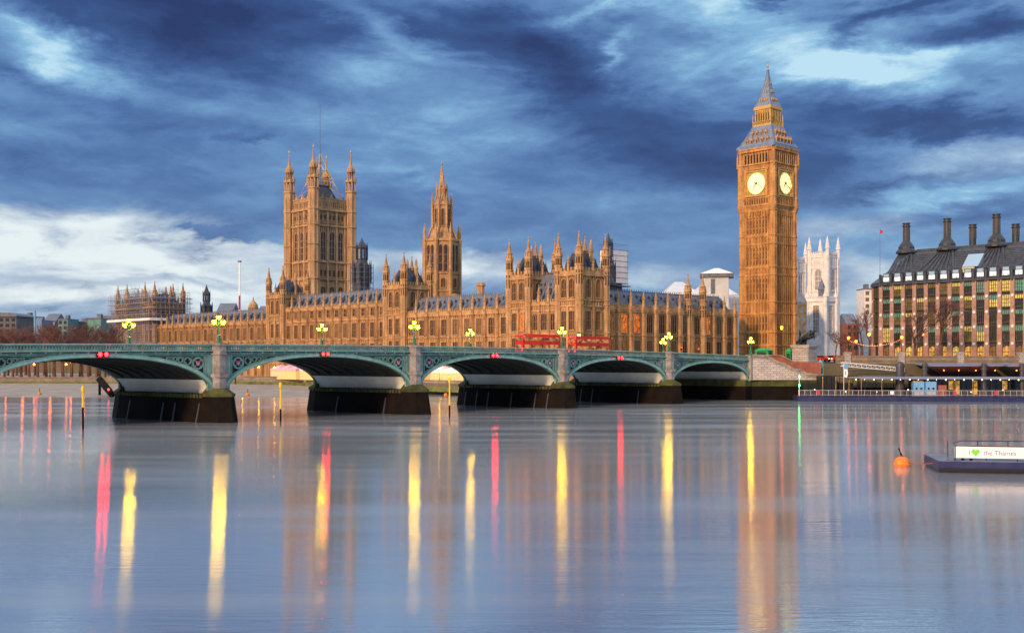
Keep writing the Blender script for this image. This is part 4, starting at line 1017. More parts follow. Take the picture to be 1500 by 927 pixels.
# lower iron roof with two rows of gilded dormers
b = MB(); b.k = 0
prof = [(77.0, 7.3), (77.6, 7.15), (78.6, 6.4), (80.4, 5.35), (82.6, 4.25), (84.6, 3.45)]
for (z0, r0), (z1, r1) in zip(prof[:-1], prof[1:]): b.frus(0, 0, z0, z1, r0, r0, r1, r1)
for i in range(4):
    ix, iy = ((-1, -1), (1, -1), (1, 1), (-1, 1))[i]
    for (z0, r0), (z1, r1) in zip(prof[:-1], prof[1:]): b.bar((ix*r0, iy*r0, z0), (ix*r1, iy*r1, z1), .2, 5)
def rat(z):
    for (z0, r0), (z1, r1) in zip(prof[:-1], prof[1:]):
        if z0 <= z <= z1: return r0+(r1-r0)*(z-z0)/(z1-z0)
for s in SIDES:
    F0 = face(0, 0, 0, 0, s); b.F = F0
    for i in range(13):
        a = (i-6)/6.0
        for (z0, r0), (z1, r1) in zip(prof[1:-1], prof[2:]): b.bar((a*(r0-.2), r0, z0), (a*(r1-.2), r1, z1), .06, 4)
    b.box(-7.0, 7.0, 7.0, 7.4, 77.0, 77.9)
b.F = None
lr = b.build('lower_roof', [slate_lt], bb)
for s in SIDES:
    F0 = face(0, 0, 0, 0, s); 
    b = MB(F0)
    for z, n, sp, sc in ((78.7, 5, 2.0, 1.0), (81.3, 4, 1.75, .85)):
        for i in range(n):
            a = (i-(n-1)/2)*sp; r = rat(z+.3)
            b.k = 0; b.box(a-.42*sc, a+.42*sc, r-1, r+.35, z, z+1.0*sc); b.poly([(a-.55*sc, z+1.0*sc), (a+.55*sc, z+1.0*sc), (a, z+1.9*sc)], r-1, r+.42)
            b.ring(a, r+.1, [(.12, z+1.8*sc), (.16, z+2.0*sc), (.01, z+2.5*sc)], 5)
            b.k = 1; b.box(a-.26*sc, a+.26*sc, r+.351, r+.38, z+.12, z+.9*sc)
    b.build('dormer_row', [stone_band, slit], lr)
# open lantern stage
b = MB(); b.box(-2.75, 2.75, -2.75, 2.75, 84.4, 90.0); b.box(-3.5, 3.5, -3.5, 3.5, 84.4, 85.0); b.box(-3.0, 3.0, -3.0, 3.0, 89.3, 89.8); b.box(-3.35, 3.35, -3.35, 3.35, 89.8, 90.5); b.box(-3.2, 3.2, -3.2, 3.2, 90.5, 90.9)
for s in SIDES:
    F0 = face(0, 0, 2.75, 2.75, s); panels(b, F0, -2.75, 2.75, 85, 89.4, 6, .3, .35); panels(b, face(0, 0, 3.3, 3.3, s), -3.3, 3.3, 85, 85.9, 16, .1, .12)
    b.F = face(0, 0, 3.3, 3.3, s); b.box(-3.35, 3.35, 0, .15, 85.9, 86.05); b.F = None
for ix in (-1, 1):
    for iy in (-1, 1): b.ring(ix*3.5, iy*3.5, [(.16, 84.4), (.16, 87), (.22, 87.1), (.02, 88.6)], 5)
lan = b.build('lantern_stage', gold_stone, bb)
for s in SIDES:
    me = MB()
    for i in range(6):
        a = -2.75+5.5*(i+.5)/6; me.poly([(a-.26, 0), (a+.26, 0), (a+.26, 2.5), (a, 3.0), (a-.26, 2.5)], -.06, .02)
    me.build('lantern_opening', slit, lan, face(0, 0, 2.75, 2.75, s)(0, 0, 85.9), SIDES[s])
# spire
b = MB(); sp = [(90.9, 3.15), (91.4, 2.95), (94.0, 1.9), (97.2, 1.05), (101.0, .42), (103.0, .2)]
for (z0, r0), (z1, r1) in zip(sp[:-1], sp[1:]): b.frus(0, 0, z0, z1, r0, r0, r1, r1)
for i in range(4):
    ix, iy = ((-1, -1), (1, -1), (1, 1), (-1, 1))[i]
    for (z0, r0), (z1, r1) in zip(sp[:-1], sp[1:]): b.bar((ix*r0, iy*r0, z0), (ix*r1, iy*r1, z1), .11, 5)
b.k = 1
for s in SIDES:
    b.F = face(0, 0, 0, 0, s)
    for z, n, spn in ((92.6, 4, .9), (95.4, 2, .8), (98.2, 1, 1)):
        for i in range(n):
            a = (i-(n-1)/2)*spn; r = {92.6: 2.5, 95.4: 1.55, 98.2: .9}[z]; b.box(a-.16, a+.16, r-.6, r+.2, z, z+.4); b.poly([(a-.24, z+.4), (a+.24, z+.4), (a, z+.85)], r-.6, r+.25)
b.F = None
b.build('spire', [slate_lt, gold], bb)
b = MB(); b.ring(0, 0, [(.16, 102.8), (.12, 103.6), (.34, 103.8), (.38, 104.1), (.3, 104.4), (.08, 104.6), (.05, 106.0), (.01, 106.3)], 8); b.bar((-.5, 0, 105.2), (.5, 0, 105.2), .07, 5); b.bar((0, -.5, 105.2), (0, .5, 105.2), .07, 5); b.build('finial', gold, bb)
# ================================================================== RIVER WALLS
tw0 = PC-NW*10; tw1 = tw0+RS*98
wall_run('terrace_wall', [(27, 284), xy(tw0), xy(tw1), (-72, 374), (-98, 388)], -.5, 2.3, 3.9, label='stone river wall with a green weed band below the palace terrace')
wall_run('river_wall', [(-98.5, 388.2), (-180, 398), (-420, 400.5)], -.5, 1.9, 3.3, label='low stone river wall with green weed in front of the bare trees at left')
wall_run('embankment_wall', [(84, 283), (150, 278), (300, 274)], -.5, 3.2, 9.6, label='long grey stone embankment wall behind the pier at right', par=1.15, mats=(wall_stone, algae, wetdark), zm=2.6)
emb = [o for o in bpy.data.objects if o.name == 'embankment_wall'][0]
for px in (1243, 1320, 1404, 1490):
    X = atx(px, 282); Y = 283-(X-84)*5/66
    b = MB(); b.box(X-.8, X+.8, Y-.4, Y+1, 5.5, 11.6); b.box(X-.95, X+.95, Y-.55, Y+1.1, 11.6, 11.9); b.build('wall_pier', abut_stone, emb)
b = MB(); X0 = atx(1205, 280); X1 = atx(1352, 280)
b.box(X0, X1, 279.6, 282.6, 4.9, 5.9); b.box(X0, X1, 279.4, 282.7, 5.9, 6.15); b.build('landing_ledge', abut_stone, emb)
b = MB(); b.k = 0
xa = atx(1232, 282.6); b.poly([(xa-1.5, 6.16), (xa+1.5, 6.16), (xa+1.5, 7.6), (xa+1.0, 8.4), (xa, 8.8), (xa-1.0, 8.4), (xa-1.5, 7.6)], 282.3, 282.55)
b.k = 1; pts = [(1.5, 6.16), (1.5, 7.6), (1.0, 8.4), (0, 8.8), (-1.0, 8.4), (-1.5, 7.6), (-1.5, 6.16)]
for (x0, z0), (x1, z1) in zip(pts[:-1], pts[1:]): b.bar((xa+x0, 282.2, z0), (xa+x1, 282.2, z1), .22, 4)
b.build('lit_archway', [glass_arch, abut_stone], emb)
# ================================================================== WEST ABUTMENT AND STEPS
st = empty('river_steps', (60, 270, 0), 0, 'grey granite abutment wall with a stepped coping and red steps beside the clock tower', 'steps')
def A_(x, y, z): return (x-60, y-270, z)
b = MB(A_)
prof = [(1102, 521.2), (1124, 523), (1142, 533), (1148, 533.8), (1163, 541.7), (1171, 542.6), (1182, 549), (1205, 550)]
pz = [(atx(x, 269.5), hz_(y, 269.5)) for x, y in prof]
b.k = 0; b.poly(pz+[(pz[-1][0], 5.0), (pz[0][0], 5.0)], 269.3, 270.6)
b.k = 1
for (x0, z0), (x1, z1) in zip(pz[:-1], pz[1:]):
    b.add([(x, y, z+d) for (x, z) in ((x0, z0), (x1, z1)) for y in (268.95, 270.9) for d in (0, .42)], [(0, 1, 3, 2), (4, 6, 7, 5), (0, 4, 5, 1), (2, 3, 7, 6), (0, 2, 6, 4), (1, 5, 7, 3)])
    b.add([(x, y, z+d) for (x, z) in ((x0, z0), (x1, z1)) for y in (269.15, 270.7) for d in (-.5, -.2)], [(0, 1, 3, 2), (4, 6, 7, 5), (0, 4, 5, 1), (2, 3, 7, 6), (0, 2, 6, 4), (1, 5, 7, 3)])
b.build('abutment_wall', [abut_stone, granite], st)
b = MB(A_); b.k = 1; b.slab([(xy(bp(-0.5, 0, 0))), (atx(1206, 269), 268.9), (atx(1206, 284), 284), xy(bp(-3, BW, 0)), xy(bp(2.2, BW, 0)), xy(bp(2.2, 0, 0))], 3.4, 4.95)
b.k = 0; b.slab([(xy(bp(-0.5, 0, 0))), (atx(1206, 269), 269.2), (atx(1206, 284), 284), xy(bp(-3, BW, 0)), xy(bp(2, BW, 0)), xy(bp(2, 0, 0))], -1.0, 3.4)
b.k = 2; b.slab([xy(bp(-.9, -.8, 0)), xy(bp(-.9, BW, 0)), xy(bp(1.0, BW, 0)), xy(bp(1.0, -.8, 0))], 4.95, 10.9)
b.build('abutment_base', [wetdark, algae, granite], st)
b = MB(A_)
ns = 26
for i in range(ns):
    f0 = i/ns; xa_ = pz[1][0]+(pz[-1][0]-pz[1][0])*f0; z_ = 9.6-(9.6-5.3)*f0
    b.box(xa_, pz[-1][0], 270.61, 276.5, z_-.17, z_) if i else b.box(pz[0][0], pz[-1][0], 270.61, 276.5, 5.0, 5.2)
b.build('step_flight', redpave, st)
b = MB(A_)
b.poly([(pz[0][0], 5), (pz[-1][0], 5), (pz[-1][0], 7.6), (72.5, 8.7), (68, 10.9), (pz[0][0], 11.0)], 276.6, 277.4)
b.build('rear_wall', redpave, st)
b = MB(A_)
for (x0, z0), (x1, z1) in (((pz[-1][0], 7.6), (72.5, 8.7)), ((72.5, 8.7), (68, 10.9)), ((68, 10.9), (pz[0][0], 11.0))):
    b.add([(x, y, z+d) for (x, z) in ((x0, z0), (x1, z1)) for y in (276.3, 277.7) for d in (0, .3)], [(0, 1, 3, 2), (4, 6, 7, 5), (0, 4, 5, 1), (2, 3, 7, 6), (0, 2, 6, 4), (1, 5, 7, 3)])
b.build('rear_coping', granite, st)
# ================================================================== CHARIOT STATUE ON ITS PLINTH
pl = Vector((atx(1184, 281), 281)); plc = pl + RS*2.4 + NW*2.1
mon = empty('chariot_monument', (plc.x, plc.y, 9.0), ROT, 'dark bronze statue of a woman in a horse drawn chariot on a tall pale plinth', 'statue')
b = MB(); b.box(-2.4, 2.4, -2.1, 2.1, -1.5, 4.4); b.box(-2.65, 2.65, -2.35, 2.35, -1.5, .5); b.box(-2.65, 2.65, -2.35, 2.35, 4.0, 4.4); b.box(-2.8, 2.8, -2.5, 2.5, 4.4, 4.75); b.build('plinth', abut_stone, mon)
def skin(name, vs, es, rs, m, parent, lvl=1, loc=None):
    me = bpy.data.meshes.new(name); me.from_pydata(vs, es, []); o = bpy.data.objects.new(name, me); C.objects.link(o)
    sm = o.modifiers.new('s', 'SKIN'); ss = o.modifiers.new('ss', 'SUBSURF'); ss.levels = lvl; ss.render_levels = lvl
    for v, r in zip(me.skin_vertices[0].data, rs): v.radius = (r, r)
    me.skin_vertices[0].data[0].use_root = True
    bpy.context.view_layer.update(); dg = bpy.context.evaluated_depsgraph_get()
    nm = bpy.data.meshes.new_from_object(o.evaluated_get(dg)); bpy.data.objects.remove(o); bpy.data.meshes.remove(me)
    nm.name = name; nm.materials.clear(); nm.materials.append(m)
    for p in nm.polygons: p.use_smooth = True
    return put(name, nm, parent, loc)
# rearing horses, facing local +x (north)
hv = [(0, 0, 1.55), (-.7, 0, 1.35), (.75, 0, 2.0), (1.15, 0, 2.55), (1.35, 0, 3.0), (1.75, 0, 2.85), (1.95, 0, 2.65),
      (-.85, .2, .9), (-.65, .22, .45), (-.85, .22, .05), (-.85, -.2, .9), (-.65, -.22, .45), (-.85, -.22, .05),
      (1.25, .2, 1.75), (1.7, .22, 2.0), (1.75, .22, 1.55), (1.15, -.2, 1.6), (1.6, -.22, 1.6), (1.55, -.22, 1.15), (-1.05, 0, 1.55), (-1.35, 0, 1.1), (-1.4, 0, .6)]
he = [(0, 1), (0, 2), (2, 3), (3, 4), (4, 5), (5, 6), (1, 7), (7, 8), (8, 9), (1, 10), (10, 11), (11, 12), (2, 13), (13, 14), (14, 15), (2, 16), (16, 17), (17, 18), (1, 19), (19, 20), (20, 21)]
hr = [.42, .42, .40, .27, .2, .17, .11, .22, .12, .1, .22, .12, .1, .18, .11, .09, .18, .11, .09, .1, .12, .05]
for y in (-.75, .75): skin('horse', [(x*1.25, q*1.25, z*1.25) for x, q, z in hv], he, [v*1.35 for v in hr], gunm, mon, 1, (.55, y*1.2, 4.75))
fv = [(0, 0, 1.0), (0, 0, 1.55), (0, 0, 1.9), (.03, 0, 2.15), (.08, .35, 1.85), (.3, .6, 2.2), (.45, .7, 2.65), (.05, -.35, 1.85), (.25, -.65, 2.1), (.35, -.8, 2.6), (.05, .14, .5), (.0, .16, .05), (-.05, -.14, .5), (-.1, -.16, .05), (.08, 0, 2.4)]
fe = [(0, 1), (1, 2), (2, 3), (3, 14), (2, 4), (4, 5), (5, 6), (2, 7), (7, 8), (8, 9), (0, 10), (10, 11), (0, 12), (12, 13)]
skin('figure', [(x*1.3, q*1.3, z*1.3) for x, q, z in fv], fe, [.32, .24, .22, .1, .13, .09, .06, .13, .09, .06, .3, .34, .3, .34, .17], gunm, mon, 1, (-1.35, 0, 5.35))
b = MB(); b.poly([(-2.1, 5.2), (-.7, 5.2), (-.5, 6.3), (-.7, 6.4), (-.9, 5.7), (-1.9, 5.6), (-2.2, 5.9)], -.7, .7); b.bar((-.7, 0, 5.4), (1.2, 0, 5.9), .07, 5); ch = b.build('chariot', gunm, mon)
for y in (-.85, .85):
    b = MB(lambda x, y_, z, y=y: (-1.35+x, y+z, 5.35+y_)); b.ring(0, 0, [(.62, -.06), (.62, .06), (.5, .06), (.5, -.06), (.62, -.06)], 18, cap=False); b.ring(0, 0, [(.14, -.1), (.14, .1)], 8)
    for i in range(6): a = i*math.pi/3; b.bar((0, 0, 0), (.55*math.cos(a), .55*math.sin(a), 0), .045, 4)
    b.build('wheel', gunm, ch)
# ================================================================== KIOSKS, SIGNALS beside the tower
def kiosk(px, Y, w, d, z0, h, label, rz=ROT):
    r = empty('green_kiosk', (atx(px, Y), Y, z0), rz, label, 'kiosk', None)
    b = MB(); b.box(-w/2, w/2, -d/2, d/2, 0, h*.82); b.build('body', kgreen, r)
    b = MB(); b.frus(0, 0, h*.82, h, w/2+.2, d/2+.2, w*.3, d*.3); b.build('roof', kgreen, r)
    b = MB(); b.box(-w*.35, w*.35, -d/2-.04, -d/2, h*.3, h*.7); b.box(w/2, w/2+.04, -d*.3, d*.3, h*.1, h*.7); b.build('hatch', teal_dk, r)
    return r
kiosk(1119, 285, 4.0, 2.2, 9.9, 3.0, 'long bright green kiosk beside the last bridge lamp below the clock tower')
kiosk(1157, 286, 1.5, 1.5, 8.6, 4.2, 'narrow bright green kiosk just left of the chariot plinth')
r = empty('domed_kiosk', (atx(1201.5, 272), 272, 6.0), 0, 'small teal domed hut at the foot of the granite steps', 'hut')
b = MB(); b.ring(0, 0, [(.85, -1), (.85, 2.2), (.95, 2.25), (.95, 2.4)], 8); b.build('body', tealhut, r)
b = MB(); b.ring(0, 0, [(.9, 2.4), (.82, 2.9), (.55, 3.4), (.15, 3.7), (.1, 3.9), (.01, 4.0)], 8); b.build('dome', tealhut, r)
b = MB(); b.box(-.3, .3, -.86, -.80, .2, 1.9); b.build('door', teal_dk, r)
def tsignal(px, py, Y, zb, label):
    z = hz_(py, Y); r = empty('traffic_light', (atx(px, Y), Y, zb), 0, label, 'traffic light', 'red traffic lights below the palace north front')
    b = MB(); b.ring(0, 0, [(.07, 0), (.07, z-zb+.5)], 6); b.build('pole', black, r)
    b = MB(); b.box(-.2, .2, -.15, .12, z-zb-.75, z-zb+.35); h = b.build('signal_head', black, r)
    b = MB(lambda x, y, q: (x, -.16-q, z-zb+y)); b.ring(0, 0, [(.17, 0), (.15, .05), (.05, .08)], 10); b.build('lens', redglow_s, h)
tsignal(998, 509, 292, 9.2, 'glowing red traffic light beyond the bridge, left one of two'); tsignal(1023, 511, 294, 9.2, 'glowing red traffic light beyond the bridge, nearer the clock tower')
# ================================================================== PIER WITH PONTOON
pr = empty('river_pier', (68.8, 262.4, 0), math.atan2(-5.4, 61), 'long floating passenger pier with a flat blue roof and railings below the embankment', 'pier')
LP = 76
b = MB(); b.add([(0, 0, -.5), (LP, 0, -.5), (LP, 9, -.5), (0, 9, -.5), (-.3, -.2, 1.3), (LP, -.2, 1.3), (LP, 9, 1.3), (-.3, 9, 1.3)], [(0, 1, 2, 3), (4, 7, 6, 5), (0, 4, 5, 1), (1, 5, 6, 2), (2, 6, 7, 3), (3, 7, 4, 0)])
for x in (30.9, 60.0): b.box(x, x+.5, -.45, -.2, -.5, 1.35)
b.box(-.35, LP, -.32, -.2, 1.05, 1.3); b.build('pontoon_hull', navy_hull, pr)
b = MB(); n = int(LP/1.4)
for i in range(n+1):
    x = .1+(LP-.2)*i/n; b.bar((x, .1, 1.3), (x, .1, 2.65), .05, 4)
for z in (1.55, 2.65): b.bar((0, .1, z), (LP, .1, z), .05, 4)
for i in range(int(LP/.28)): b.bar((.28*i, .1, 1.55), (.28*i, .1, 2.65), .018, 3)
b.build('railing', pale_rail, pr)
b = MB(); b.box(15.5, LP, 1.2, 8.8, 5.45, 5.75); b.box(15.3, LP, 1.0, 1.2, 5.3, 5.95); b.add([(9.5, 3, 5.75), (15.3, 1.2, 5.5), (15.3, 8.8, 5.5), (15.3, 1.2, 5.8), (15.3, 8.8, 5.8)], [(0, 1, 3), (0, 4, 2), (0, 3, 4), (0, 2, 1)])
cn = b.build('pier_roof', bluegrey, pr)
b = MB()
for i in range(15):
    x = 16+i*4.2
    b.bar((x, 1.6, 1.3), (x, 1.6, 5.45), .09, 5); b.bar((x, 8.4, 1.3), (x, 8.4, 5.45), .09, 5)
b.build('roof_posts', black, pr)
b = MB()
for i in range(30): b.sphere(14+i*2.1, 2.2, 5.2, .14, 6, 4)
for i in range(9): b.sphere(4+i*7.3, 1.0, 2.3+.5*(i % 3 == 0), .10, 6, 4)
b.build('deck_lights', lampglow_w, pr)
b = MB(); rr = random.Random(4)     # waiting room glazing and fittings beneath the roof
b.k = 0; b.box(28, LP, 6.4, 8.2, 1.3, 5.4)
for i in range(34):
    x = 28.5+i*1.4; b.k = 1 if rr.random() < .5 else 2
    b.box(x, x+1.15, 6.3, 6.39, 1.6 + (1.2 if rr.random() < .3 else 0), 4.9)
b.build('waiting_room', [black, warmglass, darkglass], pr)
for x in (27.1, 29.9):
    b = MB(); b.k = 0; b.box(x, x+2.5, .7, 2.6, 1.3, 4.75)
    b.k = 1
    for q in (.7, 1.8):
        b.F = lambda a, c, d, q=q, x=x: (x+q+a, .69-d, 3.1+c); b.ring(0, 0, [(.27, 0), (.25, .04)], 12); b.F = None
    b.k = 2; b.box(x+.2, x+2.3, .66, .70, 1.5, 2.4)
    b.build('blue_ticket_booth', [booth_blue, black, pale_rail], pr)
b = MB(); b.box(32.9, 34.8, .9, 2.8, 1.3, 3.9); b.build('orange_booth', redpave, pr)
for x, c in ((4.3, redshield), (36, redshield), (45.5, redshield), (21.5, white_pt), (57, redshield)):
    b = MB(); b.box(x, x+.8, -.02, .06, 1.7, 2.5); b.build('rail_notice', c, pr)
# raised tilted canopies with lamps beneath
for x0, x1 in ((30.8, 49), (50, 69)):
    b = MB(); b.k = 0; b.add([(x0, 4, 8.35), (x1, 4, 8.45), (x1, 16, 8.9), (x0, 16, 8.9), (x0, 4, 8.65), (x1, 4, 8.75), (x1, 16, 9.1), (x0, 16, 9.1)], [(0, 1, 2, 3), (4, 7, 6, 5), (0, 4, 5, 1), (1, 5, 6, 2), (2, 6, 7, 3), (3, 7, 4, 0)])
    b.k = 1; b.add([(x0+.4, 5, 8.3), (x1, 5, 8.35), (x1, 13, 6.4), (x0+6, 13, 6.4)], [(0, 1, 2, 3)])
    b.build('raised_canopy', [bluegrey, redpave], pr)
b = MB()
for x in (35.5, 39, 43, 47.5, 52.5, 57, 62, 66): b.sphere(x, 5.4, 7.4, .13, 6, 4)
b.build('canopy_lamps', lampglow_o, pr)
for i, x in enumerate((30.4, 44.2, 53.0, 70)):
    b = MB(); b.ring(x, 3.2, [(.55, -1), (.55, 8.4), (.68, 8.45), (.68, 8.9), (.5, 9.2)], 12)
    for z in (5.0, 7.5): b.ring(x, 3.2, [(.8, z), (.8, z+.35)], 12)
    b.build('mooring_pile', pile_m, pr)
b = MB(); b.ring(25.0, 4.8, [(1.05, -1), (1.05, 8.4), (.95, 9.0), (.6, 9.4), (.05, 9.6)], 16); b.build('mooring_dolphin', pile_m, pr)
# white gangway sloping to the landing and lower dark brow
b = MB(); P_ = (11.5, 6, 8.4); Q_ = (28, 12, 7.0)
for dz in (0, .9):
    for dy in (0, 1.8): b.bar((P_[0], P_[1]+dy, P_[2]+dz), (Q_[0], Q_[1]+dy, Q_[2]+dz), .10, 4)
for i in range(14):
    f = i/13; x, y, z = (P_[k]+(Q_[k]-P_[k])*f for k in range(3)); b.bar((x, y, z), (x, y, z+.9), .05, 4)
    if i < 13: f2 = (i+1)/13; x2, y2, z2 = (P_[k]+(Q_[k]-P_[k])*f2 for k in range(3)); b.bar((x, y, z), (x2, y2, z2+.9), .04, 4)
b.build('gangway', white_pt, pr)
b = MB(); b.box(5.6, 9.6, 3, 12, 1.3, 5.9); b.box(2, 14, 5, 12, 1.3, 4.3)
for i in range(10): b.bar((5+i*1.05, 2.6, 1.3), (5+i*1.05, 2.6, 6.1), .07, 4)
b.bar((5, 2.6, 6.1), (14.5, 2.6, 6.1), .08, 4); b.build('access_cage', black, pr)
b = MB()
for x in (6.1, 9.2, 12.3, 15.2, 20): b.bar((x, 1.9, 1.3), (x, 1.9, 5.6), .07, 4); b.ring(x, 1.9, [(.12, 5.6), (.12, 5.8)], 6)
b.build('gilt_post', gold, pr)
bn = empty('feather_banner', (atx(1236, 262), 262.0, 1.3), 0, 'tall blue and white feather banner standing at the left end of the pier', 'banner')
b = MB(); b.bar((0, 0, 0), (0, 0, 7.9), .06, 5); b.build('pole', white_pt, bn)
b = MB(); b.k = 0; b.poly([(.1, 4.6), (.75, 4.4), (1.0, 5.4), (.85, 6.4), (.1, 6.4)], -.02, .02); b.k = 1; b.poly([(.1, 6.4), (.85, 6.4), (1.2, 7.2), (1.0, 7.8), (.1, 7.8)], -.02, .02); b.k = 1; b.poly([(.3, 5.0), (.6, 5.0), (.6, 6.0), (.3, 6.0)], -.05, -.021); b.build('flag', [white_pt, booth_blue], bn)
r = empty('signal_pole', (68.9, 262.0, 1.3), 0, 'white pole with two green lights at the left end of the pier', 'signal light')
b = MB(); b.bar((0, 0, 0), (0, 0, 5.2), .08, 6); b.build('pole', white_pt, r)
for z in (2.5, 4.6): b = MB(); b.sphere(0, -.12, z, .2, 8, 6); b.build('lens', greenglow, r)
# ================================================================== BRICK-AND-BRONZE OFFICE BLOCK with tall chimneys
ph = empty('office_block', (107.7, 318.0, 0), ROT, 'large modern block with pink stone columns, lit bay windows and tall dark chimneys', 'building')
PB = 3.42; NBAY = 17; PL = PB*NBAY
fp = [(0, 0), (PL, 0), (PL, 38), (-5, 38), (-5, 5)]
b = MB(); b.slab(fp, 8, 31.4); b.build('wall', bronze_dk, ph)
rr = random.Random(21)
ZS = [(28.3, 31.2), (24.2, 27.4), (20.1, 23.3), (15.0, 19.2)]
# tapering stone columns with round bosses
cm = MB()
for z0, z1, h in ((9, 14, .74), (14, 22, .66), (22, 31.4, .56)): cm.box(-h, h, -.75, .2, z0, z1)
for z in (14.3, 18.9, 22.9, 27.1):
    cm.k = 1; cm.F = lambda x, y, q, z=z: (x, -.76-q, z+y); cm.ring(0, 0, [(.42, 0), (.36, .12)], 12); cm.F = None; cm.k = 0
cme = cm.mesh('column', [pinkstone, white_stone])
for i in range(NBAY+1): put('column', cme, ph, (i*PB, 0, 0))
put('column', cme, ph, (-5, 5, 0), -math.pi/2*.5)
def bay(h, kind):
    key = ('bay', round(h, 2), kind)
    if key in WC: return WC[key]
    b = MB(); w = 1.05
    g = {'d': darkglass, 't': tealglass, 'y': yelglass, 'g': greyglass}[kind[0]]; g2 = {'d': darkglass, 't': tealglass, 'y': yelglass, 'g': greyglass}[kind[1]]
    b.k = 0; b.box(-w-.12, w+.12, -.55, 0, -.35, 0); b.box(-w-.12, w+.12, -.5, 0, h-.12, h+.12)
    for x in (-w-.06, -w*.5, 0, w*.5, w+.06): b.box(x-.06, x+.06, -.55, 0, 0, h)
    b.box(-w, w, -.5, 0, h*.3-.05, h*.3+.05)
    b.box(-w, w, -.48, 0, h*.62-.05, h*.62+.05)
    b.k = 1; b.box(-w, w, -.40, -.1, .01, h*.62-.06)
    b.k = 2; b.box(-w, w, -.41, -.1, h*.62+.06, h-.13)
    WC[key] = b.mesh('bay_window', [bronze, g, g2]); return WC[key]
for r_, (z0, z1) in enumerate(ZS):
    for i in range(NBAY):
        if r_ == 3 and i == 0: k = 'yy'
        elif i > 7: k = rr.choice(['dt', 'tt', 'yt', 'dy', 'yy', 'dd', 'ty'] if r_ < 2 else ['dt', 'dt', 'dt', 'dd', 'yt'])
        elif i in (2, 3, 4, 5): k = rr.choice(['gy', 'gg', 'dg', 'dg', 'gd'] if r_ < 3 else ['dt', 'gg', 'dd'])
        else: k = rr.choice(['gt', 'dt', 'dd', 'gy', 'dt', 'dt'])
        put('bay_window', bay(z1-z0, k), ph, ((i+.5)*PB, 0, z0))
    for q in (.3, .75): put('bay_window', bay(z1-z0, rr.choice(['tt', 'yt', 'yy'])), ph, (-5*q, 5*q, z0), -math.pi/4)
for i in range(NBAY):      # arcade, glowing shop fronts
    b = MB(); b.k = 0
    pts = [(-1.25, 9.3), (1.25, 9.3), (1.25, 12.6), (.9, 13.4), (0, 13.8), (-.9, 13.4), (-1.25, 12.6)]
    b.poly(pts, -.12, 0); b.k = 1
    for (x0, z0), (x1, z1) in zip(pts[1:], pts[2:]+pts[:1]): b.bar((x0, -.15, z0), (x1, -.15, z1), .12, 4)
    for x in (-.45, .45): b.box(x-.05, x+.05, -.2, 0, 9.3, 13.4)
    b.box(-1.25, 1.25, -.2, -.121, 12.0, 12.15)
    b.k = 2
    for q in range(3): 
        x = rr.uniform(-1, .6); b.box(x, x+.4, -.19, -.121, 9.3, 10.2+rr.random()*1.2)
    b.build('arcade_bay', [rr.choice([warmglass, warmglass, yelglass, shopdim]), bronze, black], ph, ((i+.5)*PB, 0, 0))
# roof: eaves, sloping bronze roof, fans of ducts
b = MB(); b.k = 0
off = .9
ev = [(-.4, -off), (PL, -off), (PL, 39), (-6.2, 39), (-6.2, 4.6)]
b.slab(ev, 31.4, 31.9); b.slab([(x*.999, y+.25) for x, y in ev], 31.9, 32.3)
r1 = [(5.0, 10.0), (PL, 10.0), (PL, 30), (3, 30), (3, 12)]
n = 5
b.add([(x, y, 32.31) for x, y in ev]+[(x, y, 41.4) for x, y in r1], [tuple(range(n)), tuple(range(2*n-1, n-1, -1))]+[(q, (q+1) % n, n+(q+1) % n, n+q) for q in range(n)])
for z in [32.8+.55*i for i in range(15)]:
    f = (z-32.3)/9.1; y = -off+(10+off)*f; x = -.4+5.4*f; b.box(x, PL, y-.12, y+.1, z, z+.1)
rf = b.build('roof', [bronze_roof], ph)
b = MB(); b.box(4, PL, 13, 15.5, 41.41, 42.6); b.build('ridge_walk', bronze_roof, rf)
CH = [2.4, 14.8, 28.9, 43]
for c in CH:
    b = MB()
    for q in (-3.2, -1.9, -.9, 0, .9, 1.9, 3.2):
        x0 = c+q*2.05; x0 = max(x0, .6); b.bar((x0, -.6, 32.5), (c+q*.55, 9.6, 41.6), .36, 4)
    b.build('duct_fan', bronze_roof, rf)
b = MB(); b.box(-.3, PL, -1.15, -.9, 31.5, 32.0)
for i in range(NBAY+1):
    b.box(i*PB-.25, i*PB+.25, -1.3, -.6, 31.2, 34.6)
b.build('bracketed_eaves', bronze_roof, rf)
dm = MB(); dm.k = 0; dm.box(-1.05, 1.05, -.1, 2.0, 0, 2.7); dm.k = 1; dm.box(-.9, .9, -.16, -.101, .3, 1.5); dm.k = 2; dm.box(-.8, .8, -.15, -.101, 1.65, 2.5)
dmm = dm.mesh('dormer', [bronze_roof, litwhite, skyglass])
for i in range(NBAY): put('dormer', dmm, rf, ((i+.5)*PB, -.55, 32.2))
for xx, yy in ((24.9, 4.2),):
    b = MB(); b.k = 0; b.hull8([(xx-2.2, 2.2, 35.6), (xx+2.2, 2.2, 35.6), (xx+2.2, 3.6, 35.6), (xx-2.2, 3.6, 35.6), (xx-2.2, 6.2, 39.4), (xx+2.2, 6.2, 39.4), (xx+2.2, 7.6, 39.4), (xx-2.2, 7.6, 39.4)]); b.k = 1; b.box(xx-1.6, xx+1.6, 1.0, 1.6, 33.9, 35.4); b.build('skylight', [skyglass, yelglass], rf)
